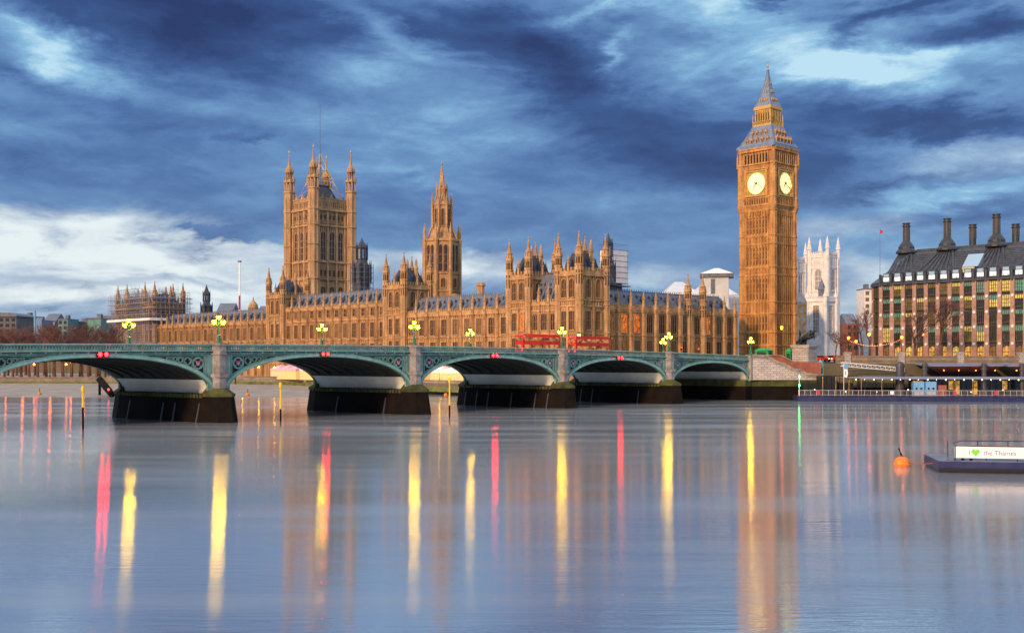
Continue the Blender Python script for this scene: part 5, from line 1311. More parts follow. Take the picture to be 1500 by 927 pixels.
def stack(x, y, zb, zt, r, label=None, big=True):
    b = MB()
    pr_ = ([(3.0, zb), (3.0, zb+.5), (2.3, zb+1.3), (2.3, zb+1.8), (1.9, zb+2.5), (r+.1, zb+3.6)] if big else [(r+.3, zb-3), (r+.3, zb+.5)]) + [(r, zb+3.7 if big else zb+.6), (r*.94, zt-1.2), (r*1.2, zt-1.1), (r*1.2, zt-.8), (r*.95, zt-.7), (r*.95, zt-.3), (r*1.18, zt-.2), (r*1.18, zt)]
    b.ring(x, y, pr_, 14)
    for i in range(14): a = 2*math.pi*i/14; b.bar((x+math.cos(a)*r*1.02, y+math.sin(a)*r*1.02, zb+3.7), (x+math.cos(a)*r*.97, y+math.sin(a)*r*.97, zt-1.2), .06, 3)
    b.build('chimney', bronze_dk, ph)
for c, zt in zip(CH, (50.3, 50.5, 50.4, 50.4)): stack(c, 10, 41.3, zt, .98)
for c, zt in ((15.5, 50.0), (28.0, 49.0), (38, 48.0), (50, 49)): stack(c, 25, 42, zt, 1.0, big=False)
# ================================================================== WHITE ABBEY TOWERS
def abbey_tower(loc, label):
    r = empty('abbey_tower', (loc[0], loc[1], 0), ROT, label, 'church tower')
    h = 5.2; b = MB(); b.box(-h, h, -h, h, 8, 64); 
    for s in SIDES:
        F = face(0, 0, h, h, s); b.F = F
        for z in (28, 38, 44.5, 56.5, 62): b.box(-h, h, 0, .4, z, z+.6)
        for a in (-h+.5, h-.5): b.box(a-.9, a+.9, 0, .8, 8, 62)
        for a in (-2.6, 2.6): b.box(a-.25, a+.25, 0, .35, 8, 62)
        panels(b, F, -3.8, 3.8, 57.2, 61.8, 10, .25, .3); crenels(b, F, -h+.8, h-.8, 63.2, 1.8, .5)
    b.F = None; bd = b.build('tower_shaft', white_stone, r)
    w_ = win_mesh(3.4, 10.5, 1, 3, True, fr=.35, st=white_stone, gl=abbeyglass); w2_ = win_mesh(3.0, 5.4, 1, 1, True, fr=.3, st=white_stone, gl=abbeyglass)
    for s in SIDES: F = face(0, 0, h, h, s); put_win(bd, F, s, 0, 45.6, w_); put_win(bd, F, s, 0, 30.5, w2_)
    b = MB(); b.ring(0, 0, [(1.0, 61), (1.0, 66.2), (1.3, 66.4), (1.2, 67), (.25, 72.2), (.02, 73)], 8); pm_ = b.mesh('pinnacle', white_stone)
    for ix in (-1, 1):
        for iy in (-1, 1): put('pinnacle', pm_, bd, (ix*h, iy*h, 0))
    return r
c_ = Vector((atx(1212, 555), 555))+RS*5.2+NW*5.2
abbey_tower(c_, 'white Gothic church tower with four pinnacles to the right of the clock tower')
abbey_tower(Vector((atx(1160, 590), 590)), 'white Gothic church tower mostly hidden behind the clock tower')
r = empty('white_church', (atx(1205, 500)+RS.x*3.2+NW.x*4.5, 500+RS.y*3.2+NW.y*4.5, 0), ROT, 'lower white stone church with big dark windows in front of the abbey tower', 'church')
b = MB(); b.box(-4.6, 4.6, -4.6, 4.6, 8, 38); b.box(-4.9, 4.9, -4.9, 4.9, 18.5, 19.2); b.box(-5.0, 5.0, -5.0, 5.0, 8, 18.5)
for s in SIDES: F = face(0, 0, 4.6, 4.6, s); b.F = F; b.box(-4.6, 4.6, 0, .4, 36.5, 37.3); crenels(b, F, -4.0, 4.0, 37.3, 1.6, .5)
b.F = None
for ix in (-1, 1):
    for iy in (-1, 1): b.ring(ix*4.6, iy*4.6, [(.95, 8), (.95, 38.5), (1.1, 38.6), (1.1, 39), (.5, 40.5), (.02, 44)], 8)
b.box(5, 13, -2, 4.5, 8, 33) if False else None
bd = b.build('wall', white_stone, r)
w_ = win_mesh(2.9, 12.5, 2, 3, False, fr=.3, st=white_stone, gl=churchglass)
for s in 'EN': put_win(bd, face(0, 0, 4.6, 4.6, s), s, 0, 22.2, w_)
b = MB(); b.ring(0, 0, [(1.6, 38), (1.6, 42), (1.9, 42.2), (1.2, 44.5), (.3, 46.5), (.02, 48)], 8); b.build('cupola', slate, r)
# ================================================================== things behind the north front
r = empty('wrapped_scaffold_tower', (atx(899, 375), 375, 0), ROT, 'square tower wrapped in pale white sheeting behind the palace corner', 'scaffold')
zt = hz_(367, 375); zb = hz_(415, 375)
b = MB(); b.box(-2.9, 2.9, -3.8, 3.8, zb, zt); b.build('white_sheeting', sheet_m, r)
b = MB()
for x in (-2.9, 0, 2.9):
    for y in (-3.8, 3.8): b.bar((x, y, 9), (x, y, zt+.6), .09, 4)
for z in [zb-4+1.9*i for i in range(10)]:
    for q in (-3.85, 3.85): b.bar((-3.4, q, z), (3.4, q, z), .06, 4)
    for q in (-2.95, 2.95): b.bar((q, -4.3, z), (q, 4.3, z), .06, 4)
b.box(-3.8, 3.8, -4.6, 4.6, zb-1.2, zb-.9); b.build('scaffold_frame', slate, r)
b = MB(); b.box(-2.0, 2.0, -2.0, 2.0, 9, zt); b.build('inner_wall', slate, r)
vent('ventilation_spire', (atx(891, 360), 360), (40, 43.5, 47.5, 52.0), .8, 'dark slate turret spire rising behind the north-east corner tower')
def tent(name, x0, x1, y0, y1, Y, D, label, cat='roof', mt=None, ridge=None):
    X0, X1 = atx(x0, Y), atx(x1, Y); zt_, zb_ = hz_(y0, Y), hz_(y1, Y)
    r = empty(name, ((X0+X1)/2, Y+D/2, 0), 0, label, cat); w = (X1-X0)/2; d = D/2
    b = MB(); b.k = 0; b.box(-w*.98, w*.98, -d*.98, d*.98, 9, zb_)
    b.build('wall', sheet_m, r)
    b = MB(); b.hull8([(-w, -d, zb_), (w, -d, zb_), (w, d, zb_), (-w, d, zb_), (-w*.25, -d*.2, zt_), (w*.25, -d*.2, zt_), (w*.25, d*.2, zt_), (-w*.25, d*.2, zt_)])
    b.build('roof', mt or white_pt, r); return r
tent('covered_roof', 975, 1022, 411, 428, 420, 18, 'pale blue white sloping roof behind the left part of the north front', mt=paleroof)
tent('covered_roof', 1012, 1083, 411, 432, 415, 16, 'large pale roof close to the left side of the clock tower', mt=paleroof)
r = empty('protective_roof', (atx(1050, 395), 395, 0), R(-12), 'white temporary pyramid roof on a raised frame left of the clock tower', 'roof'); r.scale = (.85, .85, 1)
zt = hz_(393, 395); zm = hz_(402, 395); zl = hz_(407, 395)
b = MB(); b.frus(0, 0, zm+.1, zt, 6.8, 5, .8, .6); b.build('white_roof', white_pt, r)
b = MB(); b.box(-7, 7, -5.2, 5.2, zl, zm); b.build('dark_fascia', slate, r)
b = MB(); b.box(-5.4, 5.0, -4.4, 4.4, 9, zl); b.build('sheeted_wall', paleroof, r)
b = MB(); b.box(-2.4, -.6, -4.5, -4.41, zl-6, zl-.6); b.build('opening', slate, r)
# ================================================================== SCAFFOLDING ROUND THE SOUTH PAVILION
def pl_(x, y): v = PC - RS*x + NW*y; return v    # palace local -> world
so = PC + RS*269 + NW*6
sc_ = empty('scaffolding', (so.x, so.y, 3.2), ROT, 'dense tube scaffolding wrapped round the upper half of the far left pavilion', 'scaffolding')
rr = random.Random(5)
X0, X1, Y0, Y1 = -20.5, 20.5, -8.3, 9.2
def scaf(name, pts, zr, mt=None):
    b = MB(); (xa, ya), (xb, yb) = pts; L_ = math.hypot(xb-xa, yb-ya); n = int(L_/1.9); ux, uy = (xb-xa)/L_, (yb-ya)/L_; nx, ny = uy, -ux
    for lay in (0, 1.1):
        for i in range(n+1):
            f = i/n; x = xa+(xb-xa)*f+nx*lay; y = ya+(yb-ya)*f+ny*lay
            zt_ = zr[1]+rr.uniform(-1.5, 1.0); b.bar((x, y, zr[0] if lay else zr[0]+8), (x, y, zt_), .065, 4)
        z = zr[0]+4
        while z < zr[1]:
            e0 = rr.uniform(0, 2.2); e1 = rr.uniform(0, 2.2)
            b.bar((xa+nx*lay-ux*e0, ya+ny*lay-uy*e0, z), (xb+nx*lay+ux*e1, yb+ny*lay+uy*e1, z), .06, 4); z += 1.95 if lay else .98
    for i in range(0, n, 3): z = zr[1]-14; b.bar((xa+ux*i*1.9+nx*1.2, ya+uy*i*1.9+ny*1.2, z), (xa+ux*(i+3)*1.9+nx*1.2, ya+uy*(i+3)*1.9+ny*1.2, z+6), .05, 4)
    b.build(name, mt or galv, sc_)
scaf('tube_frame', ((X0, Y0), (X1, Y0)), (0, 35.2)); scaf('tube_frame', ((X1, Y0), (X1, Y1)), (0, 33.5))
scaf('tube_frame', ((X0, Y1), (X1, Y1)), (20, 36.5)); scaf('tube_frame', ((X0, -1), (X1, -1)), (28, 37.6)); scaf('tube_frame', ((X0, 4), (X1, 4)), (30, 37.2)); scaf('tube_frame', ((X0, -5), (X0+24, -5)), (30, 38.4))
b = MB(); b.box(X0-1.2, X1+1.2, Y0-1.6, Y0-.1, 23.4, 24.5); b.box(X1+.1, X1+1.6, Y0-1.2, Y1+1, 23.4, 24.5); b.build('white_debris_fan', sheet_m, sc_)
b = MB()
for z in (26.2, 28.6, 31.0, 33.0): b.box(X0-1, X1+1, Y0-1.4, Y0-.1, z, z+.14); b.box(X1+.1, X1+1.4, Y0-1, Y1+1, z, z+.14)
b.build('walkway_boards', board_m, sc_)
# ================================================================== TREES (bare winter)
def make_tree(seed, H, spread):
    r = random.Random(seed); root = empty('bare_tree'); tb = MB(); cb = MB()
    def grow(p, d, ln, rad, lev):
        q = p + d*ln
        (tb if lev < 2 else cb).bar(p, q, rad, 5 if lev < 2 else 3, rad*.68)
        if lev >= 5: return
        n = 3 if lev < 4 else 4
        for i in range(n):
            a = r.uniform(0, 2*math.pi); t_ = r.uniform(.35, .85)*spread
            side = d.orthogonal().normalized(); side.rotate(Matrix.Rotation(a, 3, d))
            nd_ = (d*math.cos(t_) + side*math.sin(t_) + Vector((0, 0, .22))).normalized()
            st_ = p + d*ln*r.uniform(.55, 1.0) if i else q
            grow(st_, nd_, ln*r.uniform(.55, .78), rad*.55, lev+1)
    grow(Vector((0, 0, 0)), Vector((r.uniform(-.05, .05), 0, 1)).normalized(), H*.30, H*.020, 0)
    tb.build('trunk', bark, root)
    # fine twigs at the branch ends
    ends_ = [cb.v[i] for i in range(0, len(cb.v), 6)]
    for e in ends_:
        for k in range(3):
            d = Vector((r.gauss(0, 1), r.gauss(0, 1), r.gauss(.5, .8))).normalized()*r.uniform(.5, 1.5)*H/20
            e_ = Vector(e); w = .02*H/20; cb.add([e_+Vector((-w, 0, 0)), e_+Vector((w, 0, 0)), e_+d], [(0, 1, 2)])
    cb.build('crown', twig, root); return root
protos = [make_tree(s, 20, sp) for s, sp in ((1, 1.0), (2, 1.15), (3, .9))]
tr_used = [False]*3
TREEWORD = []
def tree(px, Y, top, zb, label, k, group):
    h = hz_(top, Y)-zb; r_ = protos[k]
    o = r_ if not tr_used[k] else copy_tree(r_); tr_used[k] = True
    s = h/17.0; o.location = (atx(px, Y), Y, zb); o.rotation_euler = (0, 0, random.uniform(0, 6)); o.scale = (s*1.15, s*1.15, s)
    o['label'] = label; o['category'] = 'tree'; o['group'] = group
g1 = 'bare trees behind the bridge at the left'
rt = random.Random(9)
n = 0
for i in range(15):
    tree(-6+i*12.3, 408+rt.uniform(0, 16), 467+rt.uniform(-4, 8), 3.0, 'bare brown winter tree standing in the dense row behind the bridge at the far left', i % 3, g1)
for i in range(13):
    tree(-2+i*13.4, 450+rt.uniform(0, 25), 462+rt.uniform(-4, 7), 3.0, 'bare brown winter tree standing in the dense row behind the bridge at the far left', (i+1) % 3, g1)
g2 = 'bare trees beside the office block'
for px, Y, top, lb in ((1262, 345, 448, 'reddish bare tree rising left of the office block, nearest its corner'), (1246, 350, 474, 'low reddish bare tree between the abbey and the office block'), (1233, 355, 484, 'smallest reddish bare tree behind the orange street lamp'), (1275, 372, 430, 'tall reddish bare tree behind the left corner of the office block'), (1224, 372, 478, 'bare tree close to the right of the white church')):
    tree(px, Y, top, 9, lb, rt.randrange(3), g2)
for px, Y, top, lb in ((1341, 291, 430, 'thin bare street tree before the left end of the office block'), (1379, 289, 424, 'thin bare street tree in front of the office block, right of the other')):
    tree(px, Y, top, 9, lb, rt.randrange(3), g2)
# ================================================================== STREET LAMPS ON THE BANKS
def make_post(mt, h=5.0):
    r = empty('street_lamp'); b = MB(); b.ring(0, 0, [(.2, 0), (.2, .4), (.09, .6), (.06, h-.5), (.12, h-.4)], 8); b.build('post', black, r)
    b = MB(); b.sphere(0, 0, h, .3, 10, 8); gl_ = b.build('globe', mt, r); b = MB(); b.ring(0, 0, [(.16, h+.26), (.1, h+.36), (.02, h+.5)], 8); b.build('cap', black, gl_); return r
lpB = make_post(lampglow_b); lpO = make_post(lampglow_o); lpY = make_post(lampglow_t)
uo = [0]; uy = [0]; ub = [0]
def lamp(which, loc, label, group, s=1.0):
    src, u = {'o': (lpO, uo), 'y': (lpY, uy), 'b': (lpB, ub)}[which]
    o = src if not u[0] else copy_tree(src); u[0] = 1
    o.location = loc; o.scale = (s, s, s); o['label'] = label; o['category'] = 'street lamp'; o['group'] = group
tn = ['first', 'second', 'third', 'fourth', 'fifth', 'sixth', 'seventh', 'eighth', 'ninth']
for i, px in enumerate((354, 378, 401, 425, 449)):
    k = (8+i*5.5); Y = 387+(98+px*0-98)*0 - (px-354)*.11 - 1
    v = (atx(px, Y), Y+1.0, 4.2); lamp('y', v, 'lit terrace lamp seen through the second arch from left, %s from the left pier' % tn[i], 'terrace lamps under the arches', .62)
for px, py, wd in ((643, 0, 'left of the yellow post'), (676, 0, 'close to the dark pier')):
    Y = 310; lamp('y', (atx(px, Y), Y+2.5, 4.2), 'lit terrace lamp seen through the third arch, ' + wd, 'terrace lamps under the arches', .62)
for i, px in enumerate((8, 22, 33, 50, 63, 84, 97, 112, 124)):
    lamp('b', (atx(px, 401.5), 401.5+(i % 3)*6, 3.2), 'orange lamp among the bare trunks on the left bank, %s from the left edge' % tn[i], 'orange lamps on the left bank', (1.0, 1.5, 1.2)[i % 3])
for px, py, Y, lb in ((1273, 490, 330, 'large orange street lamp left of the office block'), (1243, 495, 320, 'orange street lamp at the left end of the string of bulbs'), (1321, 494, 296, 'orange street lamp at the right end of the string of bulbs'), (1352, 489, 297, 'small orange lamp before the office block windows'), (1254, 500, 318, 'orange street lamp just right of the one holding the bulb string'), (1145, 480, 333, 'orange lamp in front of the right face of the clock tower')):
    z = hz_(py, Y)-9; o_s = z/5.0; lamp('o', (atx(px, Y), Y, 9), lb, 'orange street lamps by the clock tower', 1.0)
    last = [o for o in bpy.data.objects if o.get('label') == lb][0]; last.scale = (1.25 if px != 1352 else .7, 1.25 if px != 1352 else .7, z/5.0)
# string of bulbs
r = empty('festoon_lights', (atx(1243, 320), 320, 9), 0, 'sagging string of small orange bulbs between two street lamps', 'string lights')
A0 = Vector((0, 0, hz_(498, 320)-9)); B0 = Vector((atx(1321, 296)-atx(1243, 320), -24, hz_(496, 296)-9)); b = MB(); b2 = MB(); last = None
for i in range(31):
    f = i/30; p = A0.lerp(B0, f)+Vector((0, 0, -1.7*4*f*(1-f))); 
    if last: b.bar(last, p, .03, 3)
    b2.sphere(p.x, p.y, p.z-.12, .10, 6, 4); last = p
b.build('cable', black, r); b2.build('bulbs', festoon_m, r)
# ================================================================== FLAGPOLES AND MASTS
r = empty('flagpole', (atx(1289, 330), 330, 9), 0, 'thin tall flagpole with a small flag left of the office block roof', 'flagpole')
z = hz_(335, 330)-9; b = MB(); b.bar((0, 0, 0), (0, 0, z), .12, 6, .06); b.build('pole', slate, r); b = MB(); b.poly([(.06, z-.3), (.9, z-.6), (.8, z-1.4), (.06, z-1.5)], -.03, .03); b.build('flag', redshield, r)
r = empty('crane', (atx(351, 620), 620, 0), 0, 'tall thin white and red crane mast left of the great square tower', 'crane')
z0 = hz_(454, 620); z1 = hz_(384, 620); b = MB()
for k in range(10):
    b.k = 1 if k > 6 else 0; za = z1-(z1-z0)*(k+1)/10; zb = z1-(z1-z0)*k/10; b.box(-.45, .45, -.45, .45, za, zb-.01)
b.k = 2; b.box(-.9, .9, -.9, .9, z1, z1+.8); b.k = 0; b.box(-.5, .5, -.5, .5, 9, z0); b.build('mast', [white_pt, redpaint, slate], r)
# ================================================================== YELLOW POSTS AND FORESHORE BUOYS
for px, ytop, Y, lb in ((121.5, 565, 158, 'tall yellow topped mooring post in the water under the leftmost arch'), (411, 560, 178, 'tall yellow mooring post seen through the wide arch left of centre'), (658.5, 553, 192, 'tall yellow mooring post right of the middle granite pier')):
    r = empty('mooring_post', (atx(px, Y), Y, -1), 0, lb, 'post', 'yellow mooring posts'); zt_ = hz_(ytop, Y)+1; zm_ = 1+(zt_-1)*.5 if px < 200 else 3.0
    r.scale = (.72, .72, 1); b = MB(); b.ring(0, 0, [(.22, 0), (.2, zm_)], 8); b.build('wet_lower_pole', wetdark, r)
    b = MB(); b.ring(0, 0, [(.21, zm_), (.17, zt_-.9), (.36, zt_-.8), (.36, zt_-.2), (.2, zt_)], 8); b.build('yellow_upper_pole', yellowpaint, r)
for px, py, Y, lb, mt_ in ((363, 577, 294, 'small orange buoy on the mud seen through the wide left arch', 0), (653, 578, 292, 'small orange buoy beside the yellow post right of the middle pier', 0), (58, 576, 302, 'small orange buoy on the mud at the far left', 0)):
    r = empty('mooring_buoy', (atx(px, Y), Y, .1), 0, lb, 'buoy'); b = MB(); b.sphere(0, 0, .45, .55, 10, 6); b.build('float', orangep, r); b = MB(); b.ring(0, 0, [(.1, .9), (.06, 1.7), (.16, 1.8), (.02, 2.0)], 6); b.build('staff', black, r)
# dark boarding ramp beneath the leftmost arch
r = empty('boarding_ramp', (0, 0, 0), 0, 'dark sloping boarding ramp with a red light behind the leftmost granite pier', 'ramp')
p0 = at(146, 556, 300); p1 = at(164, 578, 290); b = MB(); b.bar(p0, p1, 1.1, 4); b.bar(p0+Vector((0, 0, 1.4)), p1+Vector((0, 0, 1.4)), .12, 4)
for i in range(6): q = p0.lerp(p1, i/5); b.bar(q, q+Vector((0, 0, 1.4)), .1, 4)
b.build('walkway', wetdark, r); b = MB(); b.bar((p0.x, p0.y, -.5), p0, .35, 8); b.bar((p1.x, p1.y, -.5), p1, .35, 8); b.build('pile', wetdark, r); b = MB(); q = at(161, 573, 288); b.sphere(q.x, q.y-1, q.z+.5, .28, 8, 6); b.build('red_lamp', redglow_s, r)
# ================================================================== MARQUEES ON THE TERRACE
def marquee(s0, s1, pink, label):
    v = PC-NW*5.2+RS*((s0+s1)/2); r = empty('marquee', (v.x, v.y, 3.2), ROT, label, 'marquee', 'marquees along the palace terrace'); w = (s1-s0)/2-.2; n = max(1, int(2*w/5))
    b = MB(); b.k = 0; b.box(-w, w, -3.2, 3.2, 2.9, 3.5)
    for i in range(n): xc = -w+2*w*(i+.5)/n; b.frus(xc, 0, 3.5, 4.9, w/n, 3.2, w/n*.15, .4)
    b.build('canopy', pinkcanvas if pink else canvas, r)
    b = MB(); b.k = 0; b.box(-w+.1, w-.1, -3.0, 3.0, 0, 2.89); b.k = 1
    for i in range(n*4): x = -w+.2+(2*w-.4)*i/(n*4); b.box(x-.05, x+.05, -3.1, -3.001, 0, 2.89)
    b.build('lit_side_wall', [warmglass2, canvas], r)
marquee(36, 52, 0, 'white marquee with glowing sides below the north wing of the palace'); marquee(54, 72, 0, 'white marquee with glowing sides seen through the third arch'); marquee(102, 122, 0, 'white marquee on the terrace seen through the wide arch, right of the pink one'); marquee(124, 141, 1, 'pale pink marquee on the terrace seen through the wide arch'); marquee(78, 98, 0, 'white marquee partly hidden by the granite pier left of centre')
# ================================================================== VEHICLES ON THE BRIDGE
def make_bus():
    r = empty('double_decker_bus'); b = MB(); Lb, Wb, Hb = 5.5, 1.25, 4.35
    prof = [(-Lb, .45), (Lb-.1, .45), (Lb, 1.2), (Lb-.05, 2.4), (Lb-.25, 4.1), (Lb-.6, Hb), (-Lb+.35, Hb), (-Lb+.05, 4.1), (-Lb, 2)]
    b.poly(prof, -Wb, Wb); bd = b.build('body', buspaint, r)
    for z0, z1, m_ in ((1.35, 2.2, buswin), (2.95, 3.75, buswin)):
        b = MB(); b.k = 0
        for sg in (-1, 1): b.box(-Lb+.35, Lb-.45, sg*Wb-.02 if sg > 0 else -Wb-.02, Wb+.02 if sg > 0 else -Wb+.02, z0, z1)
        b.k = 1
        for i in range(8):
            x = -Lb+.35+(2*Lb-.8)*i/7
            for sg in (-1, 1): b.box(x-.06, x+.06, min(sg*(Wb+.03), sg*Wb), max(sg*(Wb+.03), sg*Wb), z0, z1)
        b.k = 0; b.box(Lb-.12, Lb+.03, -Wb+.12, Wb-.12, z0, z1-.1); b.box(-Lb-.03, -Lb+.1, -Wb+.3, Wb-.3, z0, z1)
        b.build('window_band', [m_, buspaint], r)
    for x in (-3.4, 3.3):
        for sg in (-1, 1):
            b = MB(lambda a, c, d, x=x, sg=sg: (x+a, sg*(Wb-.1)+d, .48+c)); b.k = 0; b.ring(0, 0, [(.48, -.14), (.48, .14)], 16); b.k = 1; b.ring(0, 0, [(.26, -.15), (.26, .15)], 12); b.build('wheel', [black, pale_rail], r)
    for sg in (-.85, .85):
        b = MB(); b.box(Lb, Lb+.05, sg-.16, sg+.16, .8, 1.05); b.build('headlight', lampglow_w, r); b = MB(); b.box(-Lb-.05, -Lb, sg-.14, sg+.14, .9, 1.5); b.build('tail_light', redglow_s, r)
    b = MB(); b.box(Lb-.02, Lb+.05, -.7, .7, 2.45, 2.8); b.build('destination_blind', black, r)
    return r
bus = make_bus(); first = True
for s, k, fl, wd in ((47, 8.2, 0, 'nearest the clock tower'), (62.5, 8.3, 0, 'further from the clock tower')):
    o = bus if first else copy_tree(bus); first = False
    o.location = bp(s, k, ztop(s)-1.2); o.rotation_euler = (0, 0, brz if not fl else brz+math.pi); o['label'] = 'red double decker bus with lit windows crossing the bridge, ' + wd; o['category'] = 'bus'; o['group'] = 'red buses on the bridge'
def make_car(name, pm):
    r = empty(name); b = MB(); b.poly([(-2.1, .35), (2.1, .35), (2.15, .75), (1.3, .92), (.6, 1.42), (-1.1, 1.45), (-1.8, 1.0), (-2.15, .9)], -.85, .85); b.build('body', pm, r)
    b = MB(); b.poly([(1.15, .95), (.58, 1.36), (-1.02, 1.39), (-1.62, 1.0)], -.87, .87); b.build('windows', darkglass, r)
    for x in (-1.35, 1.35):
        for sg in (-1, 1): b = MB(lambda a, c, d, x=x, sg=sg: (x+a, sg*.8+d, .32+c)); b.ring(0, 0, [(.32, -.1), (.32, .1)], 14); b.build('wheel', black, r)
    for sg in (-.6, .6): b = MB(); b.box(2.12, 2.18, sg-.16, sg+.16, .62, .78); b.build('headlight', lampglow_w, r); b = MB(); b.box(-2.19, -2.13, sg-.16, sg+.16, .7, .86); b.build('tail_light', redglow_s, r)
    return r
c0 = make_car('parked_car', redpaint); first = True
for i, (px, Y) in enumerate(((1205, 300), (1218, 302), (1232, 298), (1250, 301), (1262, 299))):
    o = c0 if first else copy_tree(c0); first = False; o.location = (atx(px, Y), Y, 9.35); o.rotation_euler = (0, 0, ROT+math.pi*(i % 2)); o.scale = (1.1, 1.1, 1.25)
    o['label'] = 'small red car behind the embankment wall, %s from the chariot plinth' % tn[i]; o['category'] = 'car'; o['group'] = 'red cars on the embankment road'
b = MB(); b.slab([(66, 284.5), (170, 280), (170, 306), (66, 312)], 9.02, 9.34); tag(b.build('road', asphalt), kind='structure')
# ================================================================== DISTANT BUILDINGS
def bldg(name, x0, x1, y0, Y, D, label, m, roof=None, zb=3.0, win=None, rz=0):
    X0, X1 = atx(x0, Y), atx(x1, Y); zt_ = hz_(y0, Y); r = empty(name, ((X0+X1)/2, Y+D/2, zb), rz, label, 'building'); w = (X1-X0)/2; h = zt_-zb
    b = MB(); b.box(-w, w, -D/2, D/2, 0, h); b.build('wall', m, r)
    if win:
        nx = max(2, int(2*w/3.6)); nz = max(1, min(4, int(min(h, 18)/3.8)))
        for i in range(nx):
            for j in range(nz): b = MB(); zt2 = h-1-3.8*j; b.box(-w+2*w*(i+.2)/nx, -w+2*w*(i+.8)/nx, -D/2-.05, -D/2, zt2-2.2, zt2); b.build('window', win, r)
    if roof == 'slope': b = MB(); b.poly([(-w*1.05, h), (w*1.05, h), (w*1.05, h+1), (w*.6, h+w*.28), (-w*1.05, h+w*.3)], -D/2-1, D/2+1); b.build('roof', slate, r)
    elif roof == 'gable': b = MB(); b.F = lambda x, y, z: (x, y, z); b.add([(-w, -D/2, h), (w, -D/2, h), (w, D/2, h), (-w, D/2, h), (-w, 0, h+D*.3), (w, 0, h+D*.3)], [(0, 1, 5, 4), (2, 3, 4, 5), (0, 4, 3), (1, 2, 5), (0, 3, 2, 1)]); b.build('roof', slate, r)
    elif roof == 'flat': b = MB(); b.box(-w*1.02, w*1.02, -D/2-.3, D/2+.3, h, h+.7); b.box(-w*.4, w*.2, -2, 2, h+.7, h+3.5); b.build('roof', slate, r)
    return r
bldg('distant_block', -20, 24, 464, 760, 30, 'dark sloping roofed block on the skyline at the far left edge', grime, 'slope', win=darkglass)
bldg('distant_block', 28, 44, 464, 800, 20, 'pale narrow block on the skyline beside the dark sloping roof', sheet_m, 'flat', win=greyglass)
bldg('distant_block', 46, 62, 470, 820, 20, 'low blue grey block on the skyline below the small crane', slate_lt, 'flat', win=darkglass)
bldg('distant_block', 64, 82, 470, 840, 20, 'grey block with pale windows on the skyline left of the teal one', grime, 'gable', win=litwhite)
bldg('distant_block', 85, 99, 468, 780, 20, 'small teal roofed block on the left skyline', tealblock, 'flat', win=darkglass)
bldg('distant_block', 128, 148, 467, 700, 22, 'teal glass block on the skyline left of the scaffolded pavilion', tealblock, 'flat', win=tealglass)
bldg('distant_block', 148, 172, 464, 760, 25, 'grey office block just left of the scaffolded pavilion', slate_lt, 'flat', win=darkglass)
bldg('distant_block', 104, 128, 472, 800, 25, 'low dark block half hidden by trees on the left skyline', grime, 'flat', win=greyglass)
bldg('distant_block', 376, 394, 462, 640, 20, 'blue grey roofed block between the gilded dome and the square tower', slate_lt, 'gable', zb=9)
bldg('distant_block', 316, 340, 458, 640, 20, 'low pale block right of the small dark spire', white_stone, 'gable', zb=9, win=darkglass)
bldg('distant_block', 1240, 1258, 474, 620, 20, 'dark red brick block behind the bare trees right of the abbey', redpave, 'gable', zb=9, win=darkglass)
bldg('distant_block', 1168, 1182, 442, 480, 14, 'dark roofed block squeezed between the clock tower and the white church', slate, 'gable', zb=9, win=greyglass)
bldg('distant_block', 1266, 1284, 424, 640, 14, 'tall pale stone block behind the left corner of the office block', white_stone, 'flat', zb=9, win=greyglass)
r = empty('crane', (atx(51, 700), 700, 3), 0, 'small tower crane with a short jib on the left skyline', 'crane'); z = hz_(455, 700)-3
b = MB(); b.box(-.5, .5, -.5, .5, 0, z); b.build('mast', booth_blue, r); b = MB(); b.box(-6, 9, -.4, .4, z, z+.9); b.build('jib', booth_blue, r)
r = empty('gilded_dome', (atx(371, 600), 600, 9), 0, 'small stone dome with glowing gold lower ring left of the great square tower', 'dome'); z = hz_(461, 600)-9
b = MB(); b.ring(0, 0, [(4.2, 0), (4.2, z-1), (3.0, z), (3.0, z+.5)], 12); b.build('drum', gold_stone, r)
b = MB(); b.ring(0, 0, [(2.5, z+.5), (2.5, z+3.5), (2.7, z+3.8), (2.3, z+5.6), (1.3, z+7), (.5, z+7.6), (.3, z+9), (.02, z+10)], 12)
for i in range(12): a = 2*math.pi*i/12; b.bar((2.7*math.cos(a), 2.7*math.sin(a), z+.5), (2.7*math.cos(a), 2.7*math.sin(a), z+3.8), .22, 4)
b.build('dome', stone, r)
b = MB(); b.ring(0, 0, [(3.15, z-.7), (3.15, z+.2)], 12); b.build('glowing_ring', lampring, r)
# ================================================================== FOREGROUND PONTOON WITH BANNER, AND BUOY
bg_ = empty('moored_pontoon', (38.1, 97.5, 0), math.atan2(-4.2, 22), 'low navy pontoon at the right edge with a white banner about the river', 'pontoon')
b = MB(); b.k = 0; b.add([(.5, .2, -.6), (24, .2, -.6), (24, 7, -.6), (.5, 7, -.6), (0, 0, .18), (24, 0, .18), (24, 7, .18), (0, 7, .18)], [(0, 1, 2, 3), (4, 7, 6, 5), (0, 4, 5, 1), (1, 5, 6, 2), (2, 6, 7, 3), (3, 7, 4, 0)])
b.k = 1; b.box(-.05, 24, -.05, 7, .181, 1.0); b.k = 0; b.box(-.05, 24, -.12, -.051, .22, .42); b.build('hull', [black, navy_hull], bg_)
b = MB(); b.box(0, 24, 0, 7, 1.001, 1.05); b.build('deck_plates', slate, bg_)
b = MB()
for i in range(8):
    x = 1.45+i*2.6; b.bar((x, .35, 1.05), (x, .35, 2.35), .045, 6); b.bar((x, 3.6, 1.05), (x, 3.6, 2.6), .045, 6)
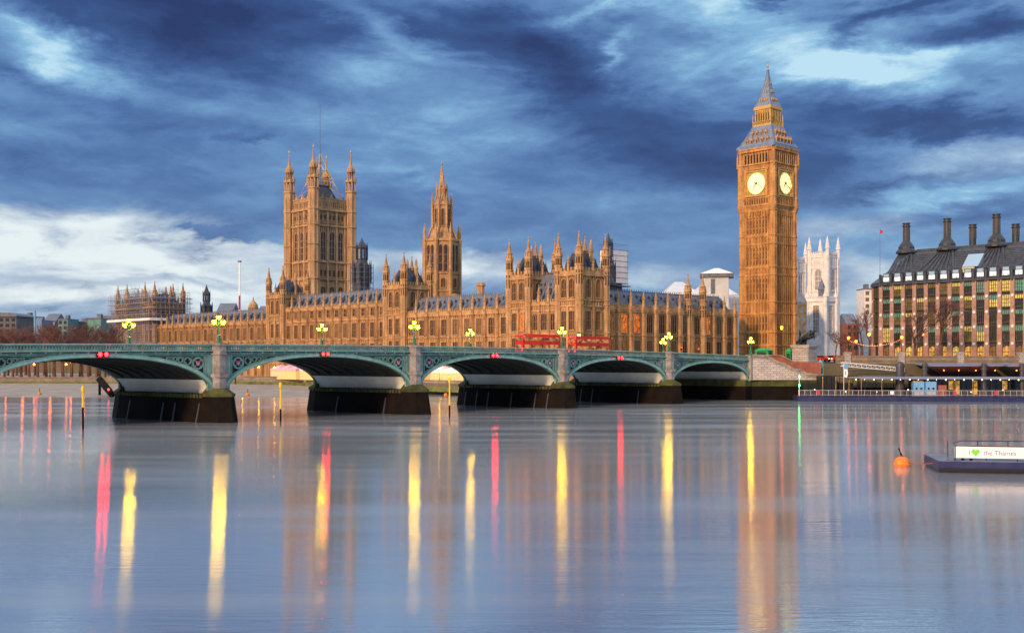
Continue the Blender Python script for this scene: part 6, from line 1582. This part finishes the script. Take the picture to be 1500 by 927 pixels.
for y, z in ((.35, 2.35), (3.6, 2.6), (3.6, 2.0)): b.bar((2.6, y, z), (24, y, z+.12), .04, 6)
b.bar((1.9, 3.6, 2.35), (2.6, 3.6, 2.6), .04, 6); b.build('railing', navy_hull, bg_)
b = MB(); b.box(1.35, 24, .16, .24, 1.32, 2.32); bnr = b.build('banner', white_pt, bg_)
def banner_text(txt, size, x, z, m, name):
    vs, fs = text_geo(txt, size); b = MB(); b.add([(x+vx, .152, z+vy) for vx, vy, _ in vs], fs); b.build(name, m, bnr)
banner_text('I', .55, 2.62, 1.80, navy_txt, 'lettering'); banner_text('the Thames', .58, 5.15, 1.78, navy_txt, 'lettering')
b = MB(); hp = []
for i in range(28):
    t_ = 2*math.pi*i/28; hp.append((3.12+.0225*16*math.sin(t_)**3, 1.83+.0225*(13*math.cos(t_)-5*math.cos(2*t_)-2*math.cos(3*t_)-math.cos(4*t_))))
b.poly(hp, .13, .158); b.build('heart_symbol', greenheart, bnr)
b = MB(); b.box(1.36, 1.44, .1, .3, 1.05, 2.42)
for x in (2.2, 2.9): b.sphere(x, .9, 1.15, .16, 8, 6)
b.build('mooring_bollard', black, bg_)
by = empty('mooring_buoy', (36.9, 103.4, 0), 0, 'large round orange buoy with a ring on top, chained to the navy pontoon', 'buoy')
b = MB(); b.ring(0, 0, [(.4, -.35), (.68, -.1), (.76, .2), (.70, .5), (.48, .78), (.2, .9), (.12, .92)], 20); b.ring(0, 0, [(.78, .12), (.80, .2), (.78, .28)], 20, cap=False); b.build('float', orangep, by)
b = MB(); b.bar((-.05, 0, .9), (-.22, 0, 1.5), .06, 6); b.bar((-.22, 0, 1.5), (-.3, 0, 1.7), .1, 6); b.bar((.1, 0, .9), (-.1, 0, 1.25), .05, 6); b.build('mooring_ring', black, by)
r = empty('mooring_rope', (37.6, 103.2, .4), 0, 'dark red rope sagging from the orange buoy to the pontoon', 'rope'); b = MB(); A0 = Vector((0, 0, 0)); B0 = Vector((1.6, -5.2, .75)); last = None
for i in range(13):
    f = i/12; p = A0.lerp(B0, f)+Vector((0, 0, -.28*4*f*(1-f)))
    if last: b.bar(last, p, .05, 5)
    last = p
b.build('rope', redpave, r)
